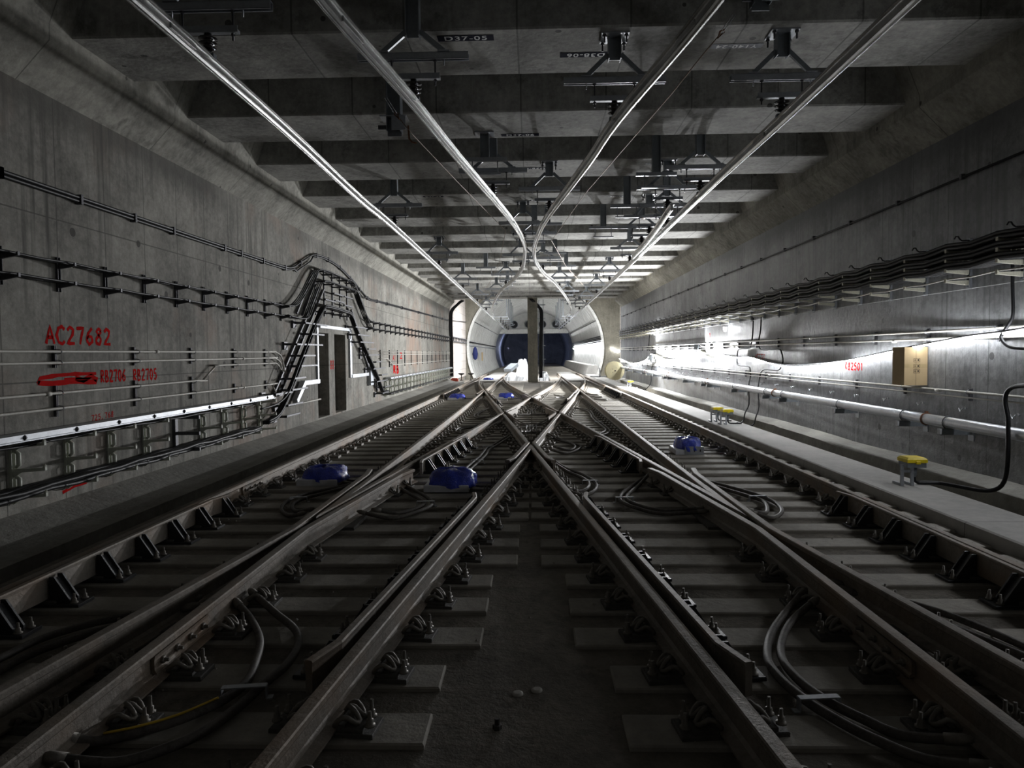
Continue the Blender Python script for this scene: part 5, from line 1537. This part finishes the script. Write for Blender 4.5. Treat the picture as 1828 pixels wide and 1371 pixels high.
jumper([[(-0.97, 17.81), (-1.4, 16.74), (-1.68, 16.41), (-1.68, 15.63), (-1.47, 14.9)], [(-0.97, 17.6), (-1.38, 16.55), (-1.58, 16.2), (-1.58, 15.7), (-1.4, 15.1)]], 'looped jumper cables left of the diamond, nearer one', 0.021)
jumper([[(-1.33, 21.62), (-1.61, 20.05), (-1.44, 18.87), (-1.15, 18.64)], [(-1.33, 21.4), (-1.52, 20.05), (-1.38, 19.1), (-1.1, 18.85)]], 'looped jumper cables left of the diamond, further one', 0.021)
P4 = []
for i, dx in enumerate((-0.12, -0.04, 0.04, 0.12)):
    s = -1 if dx < 0 else 1
    P4.append([(s * 0.50, 18.4 - abs(dx)), (dx * 1.6 + s * 0.1, 17.3), (dx, 16.9), (dx, 16.3), (dx * 0.8, 15.6), (s * (0.26 - abs(dx)), 15.1)])
jumper(P4, 'four jumper cables crossing in the near half of the diamond', 0.018, [(0, 16.5, 0, 0.2)])
P4 = []
for i, dx in enumerate((-0.12, -0.04, 0.04, 0.12)):
    s = -1 if dx < 0 else 1
    P4.append([(s * 0.45, 19.4 + abs(dx)), (dx * 1.5, 20.0), (dx, 20.6), (dx, 21.6), (s * 0.3, 22.3)])
jumper(P4, 'four jumper cables crossing in the far half of the diamond', 0.018)
for q, (sx, yy) in enumerate(((1, 27.9), (-1, 24.9))):
    jumper([[(0.6 * sx + 0.3, yy - 1), (1.0 * sx, yy - 0.4), (1.25 * sx, yy), (0.9 * sx, yy + 0.5)]], 'thin jumper cable loop behind the diamond, %s of centre' % ('right' if sx > 0 else 'left'), 0.02)
for q in range(3):
    jumper([[(2.2, 26.5 + q * 1.6), (2.5, 26.3 + q * 1.6), (2.75, 26.0 + q * 1.6), (2.6, 25.7 + q * 1.6), (2.2, 25.8 + q * 1.6)]], '%s flat cable loop on the right track near the far frog' % ordinal(q), 0.02)
jumper([[(3.72, 11.2), (3.78, 10.2), (3.84, 9.2), (3.80, 8.6), (3.66, 8.3)], [(3.76, 11.2), (3.83, 10.1), (3.91, 9.0), (3.87, 8.45), (3.68, 8.15)]], 'cables lying beside the outermost right rail', 0.014, [(3.84, 9.2, 0, 0.08)])
# bits on the track bed
for i, (x, y, r) in enumerate(((1.05, 6.45, 0.055), (-0.05, 3.62, 0.03), (0.05, 3.66, 0.03))):
    tag(MB().lathe((x, y, -0.035), [(r, 0), (r * 0.95, 0.014), (r * 0.6, 0.018)], 14).build('plastic_cap', 'conduit'), ['round grey cap lying between the right sleepers', 'left small disc in the near central channel', 'right small disc in the near central channel'][i], 'cap')
tag(MB().lathe((-0.14, 3.28, -0.03), [(0.022, 0), (0.022, 0.02), (0.012, 0.022), (0.012, 0.05)], 6).build('loose_nut', 'steel_dk'), 'loose bolt with nut lying in the near central channel', 'bolt')
rb = MB()
for i in range(420):
    x = random.uniform(-3.9, 4.0); y = 2.3 + 14 * random.random() ** 1.7; s = random.uniform(0.004, 0.013)
    z = 0.0 if random.random() < 0.3 else -0.03
    rb.add([(x - s, y, z - .004), (x + s * .7, y - s, z - .004), (x + s, y + s, z - .004), (x, y + s * .2, z + s * .9)], [(0, 1, 3), (1, 2, 3), (2, 0, 3)])
tag(rb.build('grit', 'sleeper'), 'scattered grit and crumbs on the track bed', 'grit', kind='stuff')

# ------------------------------------------------------------------ far end furniture
t = thing('column_ladder', (0.55, 44.6, 0.0), 'cable ladder fixed to the right side of the centre column', 'cable ladder')
for x in (0.44, 0.72): MB().box(x, x + 0.03, 44.5, 44.56, 0.0, 5.1).build('side_rail', 'galv', t)
for k in range(6): MB().box(0.38, 0.86, 44.5, 44.56, 0.5 + 0.85 * k, 0.56 + 0.85 * k).build('rung', 'galv', t)
cable_run([(0.50, 44.45, 0.2), (0.50, 44.45, 2.2), (0.55, 44.45, 4.2), (0.35, 44.4, 4.7), (-0.1, 44.1, 5.1)], 3, 0.045, 0.07, 'thick black cables climbing the column ladder', per=4)
# chamber cross beam, bulkhead and fans inside the bored tunnel
YF = 98.0
t = thing('duct_beam', (RCX, YF, 4.5), 'long white beam spanning the bored tunnel', 'beam')
MB().box(-4.5, 5.0, YF, YF + 0.5, 4.5, 5.1).build('beam_body', 'beamwhite', t)
m = MB(); vs = []; n = 30
top = []
for i in range(n + 1):
    x = -4.3 + 9.1 * i / n
    top.append((x, RCZ + sqrt(max(0.01, RR * RR - (x - RCX) ** 2)) + 0.02))
m.prism([(-4.3, 5.0)] + top + [(4.8, 5.0)], 'y', YF + 0.3, YF + 0.5)
tag(m.build('fan_bulkhead', 'lining'), 'pale arched bulkhead holding the four fans above the white beam', 'bulkhead')
for i, x in enumerate((-2.45, -0.45, 1.45, 3.3)):
    t = thing('jet_fan', (x, YF, 5.2), '%s round fan from the left on the far bulkhead' % ordinal(i), 'fan', 'round fans on the far bulkhead')
    MB().lathe((x, YF - 0.05, 5.75), [(0.50, 0), (0.54, 0.02), (0.54, 0.3), (0.50, 0.34)], 20, 'y').build('casing', 'greysteel', t)
    MB().lathe((x, YF - 0.07, 5.75), [(0.47, 0), (0.47, 0.05)], 20, 'y').build('opening', 'dark', t)
    MB().lathe((x, YF - 0.10, 5.75), [(0.10, 0), (0.10, 0.08)], 12, 'y').build('hub', 'greysteel', t)
# hangers in the tunnel
for i in range(5):
    for s in (-1, 1):
        y = 59.5 + 4.5 * i; x = RCX + s * 2.85
        t = thing('tunnel_hanger', (x, y, 4.4), '%s hanger on the %s inside the bored tunnel' % (ordinal(i), 'left' if s < 0 else 'right'), 'support', 'conductor rail hangers inside the bored tunnel')
        MB().box(x + s * -0.5 - 0.04, x + s * -0.5 + 0.04, y - 0.04, y + 0.04, 4.86, RCZ + sqrt(RR * RR - (x - s * .5 - RCX) ** 2) + 0.05).build('post', 'greysteel', t)
        MB().box(x - 0.6, x + 0.6, y - 0.03, y + 0.03, 4.8, 4.86).build('channel_bar', 'galv', t)
        MB().lathe((x, y, 4.35), [(0.03, 0), (0.09, 0.03), (0.04, 0.08), (0.1, 0.13), (0.04, 0.2), (0.04, 0.45)], 10).build('insulator', 'insul', t)
# cables along the tunnel lining
def lining_line(ang, r, mat, lab, dr_=0.03):
    x = RCX + (RR - dr_) * cos(radians(ang)); z = RCZ + (RR - dr_) * sin(radians(ang))
    wire([(x, YH - 0.1, z), (x, YH + 40, z)], r, mat, 'tunnel_cable', lab, 'cable')
lining_line(156, 0.03, 'cable', 'thin dark cable along the upper left of the bored tunnel')
lining_line(174, 0.06, 'cable', 'thick cable line at mid height, left side of the bored tunnel', 0.08)
lining_line(177, 0.05, 'galv', 'grey tray line at mid height, left side of the bored tunnel', 0.08)
lining_line(24, 0.03, 'cable', 'thin dark cable along the upper right of the bored tunnel')
for i, a in enumerate((5.5, 7.0, 8.5, 10.0)):
    lining_line(a, 0.05, 'cable', '%s cable from below on the right side of the bored tunnel' % ordinal(i), 0.12)
wire([(XL + 0.08, 46, 3.93), (XL + 0.1, 56.8, 4.3)], 0.025, 'cable', 'feeder_tail', 'thin dark cable crossing the whitewashed side panel', 'cable')
t = thing('tray_tail', (XL + 0.1, 46, 2.6), 'cable tray continuing over the whitewashed side panel', 'cable tray')
for z in (2.62, 2.9): MB().box(XL + 0.06, XL + 0.16, 46.2, 56.8, z - 0.04, z + 0.02).build('side_rail', 'dkbracket', t)
for k in range(11): MB().box(XL + 0.08, XL + 0.14, 46.5 + k, 46.56 + k, 2.62, 2.9).build('rung', 'dkbracket', t)
# blue bundle, notice board, walkway trough in the tunnel
a = radians(183)
bb = MB(); bb.lathe((RCX - RR + 0.32, 59.5, 1.25), [(0.05, 0), (0.17, 0.12), (0.24, 0.5), (0.16, 0.9), (0.06, 1.1)], 12); tag(bb.build('blue_bundle', 'navy'), 'dark blue bundle hung on the left side of the bored tunnel', 'bag')
tag(MB().cbox(-4.75, -4.65, 66.5, 67.3, 1.1, 1.9, 0.01).build('notice_board', 'card'), 'small tan board on the left tunnel wall', 'board')
tag(MB().prism([(4.25, -0.05), (5.35, -0.05), (5.25, 0.75), (4.55, 0.75)], 'y', YH + 0.1, YH + 40).build('cable_trough', 'walk'), 'pale concrete trough along the right side of the bored tunnel', 'trough')
# white sheeting beside the column
def sheeting(x0, x1, y0, y1, h, seed, lab):
    rnd = random.Random(seed); nx_, ny_ = 14, 12
    vs = []; fs = []
    for j in range(ny_ + 1):
        for i in range(nx_ + 1):
            u, v = i / nx_, j / ny_
            e = min(u, 1 - u, v, 1 - v)
            z = h * min(1, e * 5) ** 0.6 * (0.72 + 0.4 * rnd.random()) if e > 0 else 0.0
            vs.append((x0 + (x1 - x0) * u + rnd.uniform(-.04, .04), y0 + (y1 - y0) * v + rnd.uniform(-.06, .06), z - 0.03))
    for j in range(ny_):
        for i in range(nx_):
            q = j * (nx_ + 1) + i
            fs.append((q, q + 1, q + nx_ + 2, q + nx_ + 1))
    m = MB().add(vs, fs, False)
    o = m.build('white_sheeting', 'sheet')
    return tag(o, lab, 'sheeting')
sheeting(-1.9, -0.3, 46.2, 50.5, 0.45, 3, 'low heap under white sheeting left of the column')
sheeting(-1.2, -0.25, 51.5, 55.5, 1.25, 4, 'tall heap under white sheeting behind the column')
sheeting(0.45, 1.15, 45.6, 50.5, 0.5, 5, 'narrow heap under white sheeting right of the column')
t = thing('steel_cabinet', (-1.55, 51.0, 0), 'dark slanted box on the white heap left of the column', 'box')
MB().bar((-1.75, 50.8, 0.55), (-1.25, 51.4, 0.95), 0.7, 0.22).build('body', 'greysteel', t)
for i, x in enumerate((-4.75, -4.1)):
    t = thing('track_jack', (x, 47.5, 0.0), '%s of two small stands in front of the whitewashed panel' % ('left' if i == 0 else 'right'), 'stand')
    MB().lathe((x, 47.5, -0.03), [(0.16, 0), (0.03, 0.06), (0.03, 0.36), (0.2, 0.42), (0.2, 0.5)], 10).build('stand_body', 'steel_dk', t)
tag(MB().cbox(-5.2, -4.75, 45.2, 45.6, -0.02, 0.2, 0.06).build('red_sack', 'redbag'), 'small red sack at the foot of the left wall end', 'sack')
t = thing('steel_trolley', (4.0, 50.0, 0.0), 'low steel frame with uprights beyond the cable drum', 'frame')
MB().box(3.9, 5.3, 47.6, 47.7, 0.12, 0.2).build('cross_bar', 'galv', t)
for x in (4.5, 5.0): MB().box(x, x + 0.08, 47.6, 47.68, 0.12, 0.75).build('upright', 'galv', t)
for o in COL.objects:
    if o.parent is None and o.get('label') == 'x': o['label'] = 'spare'
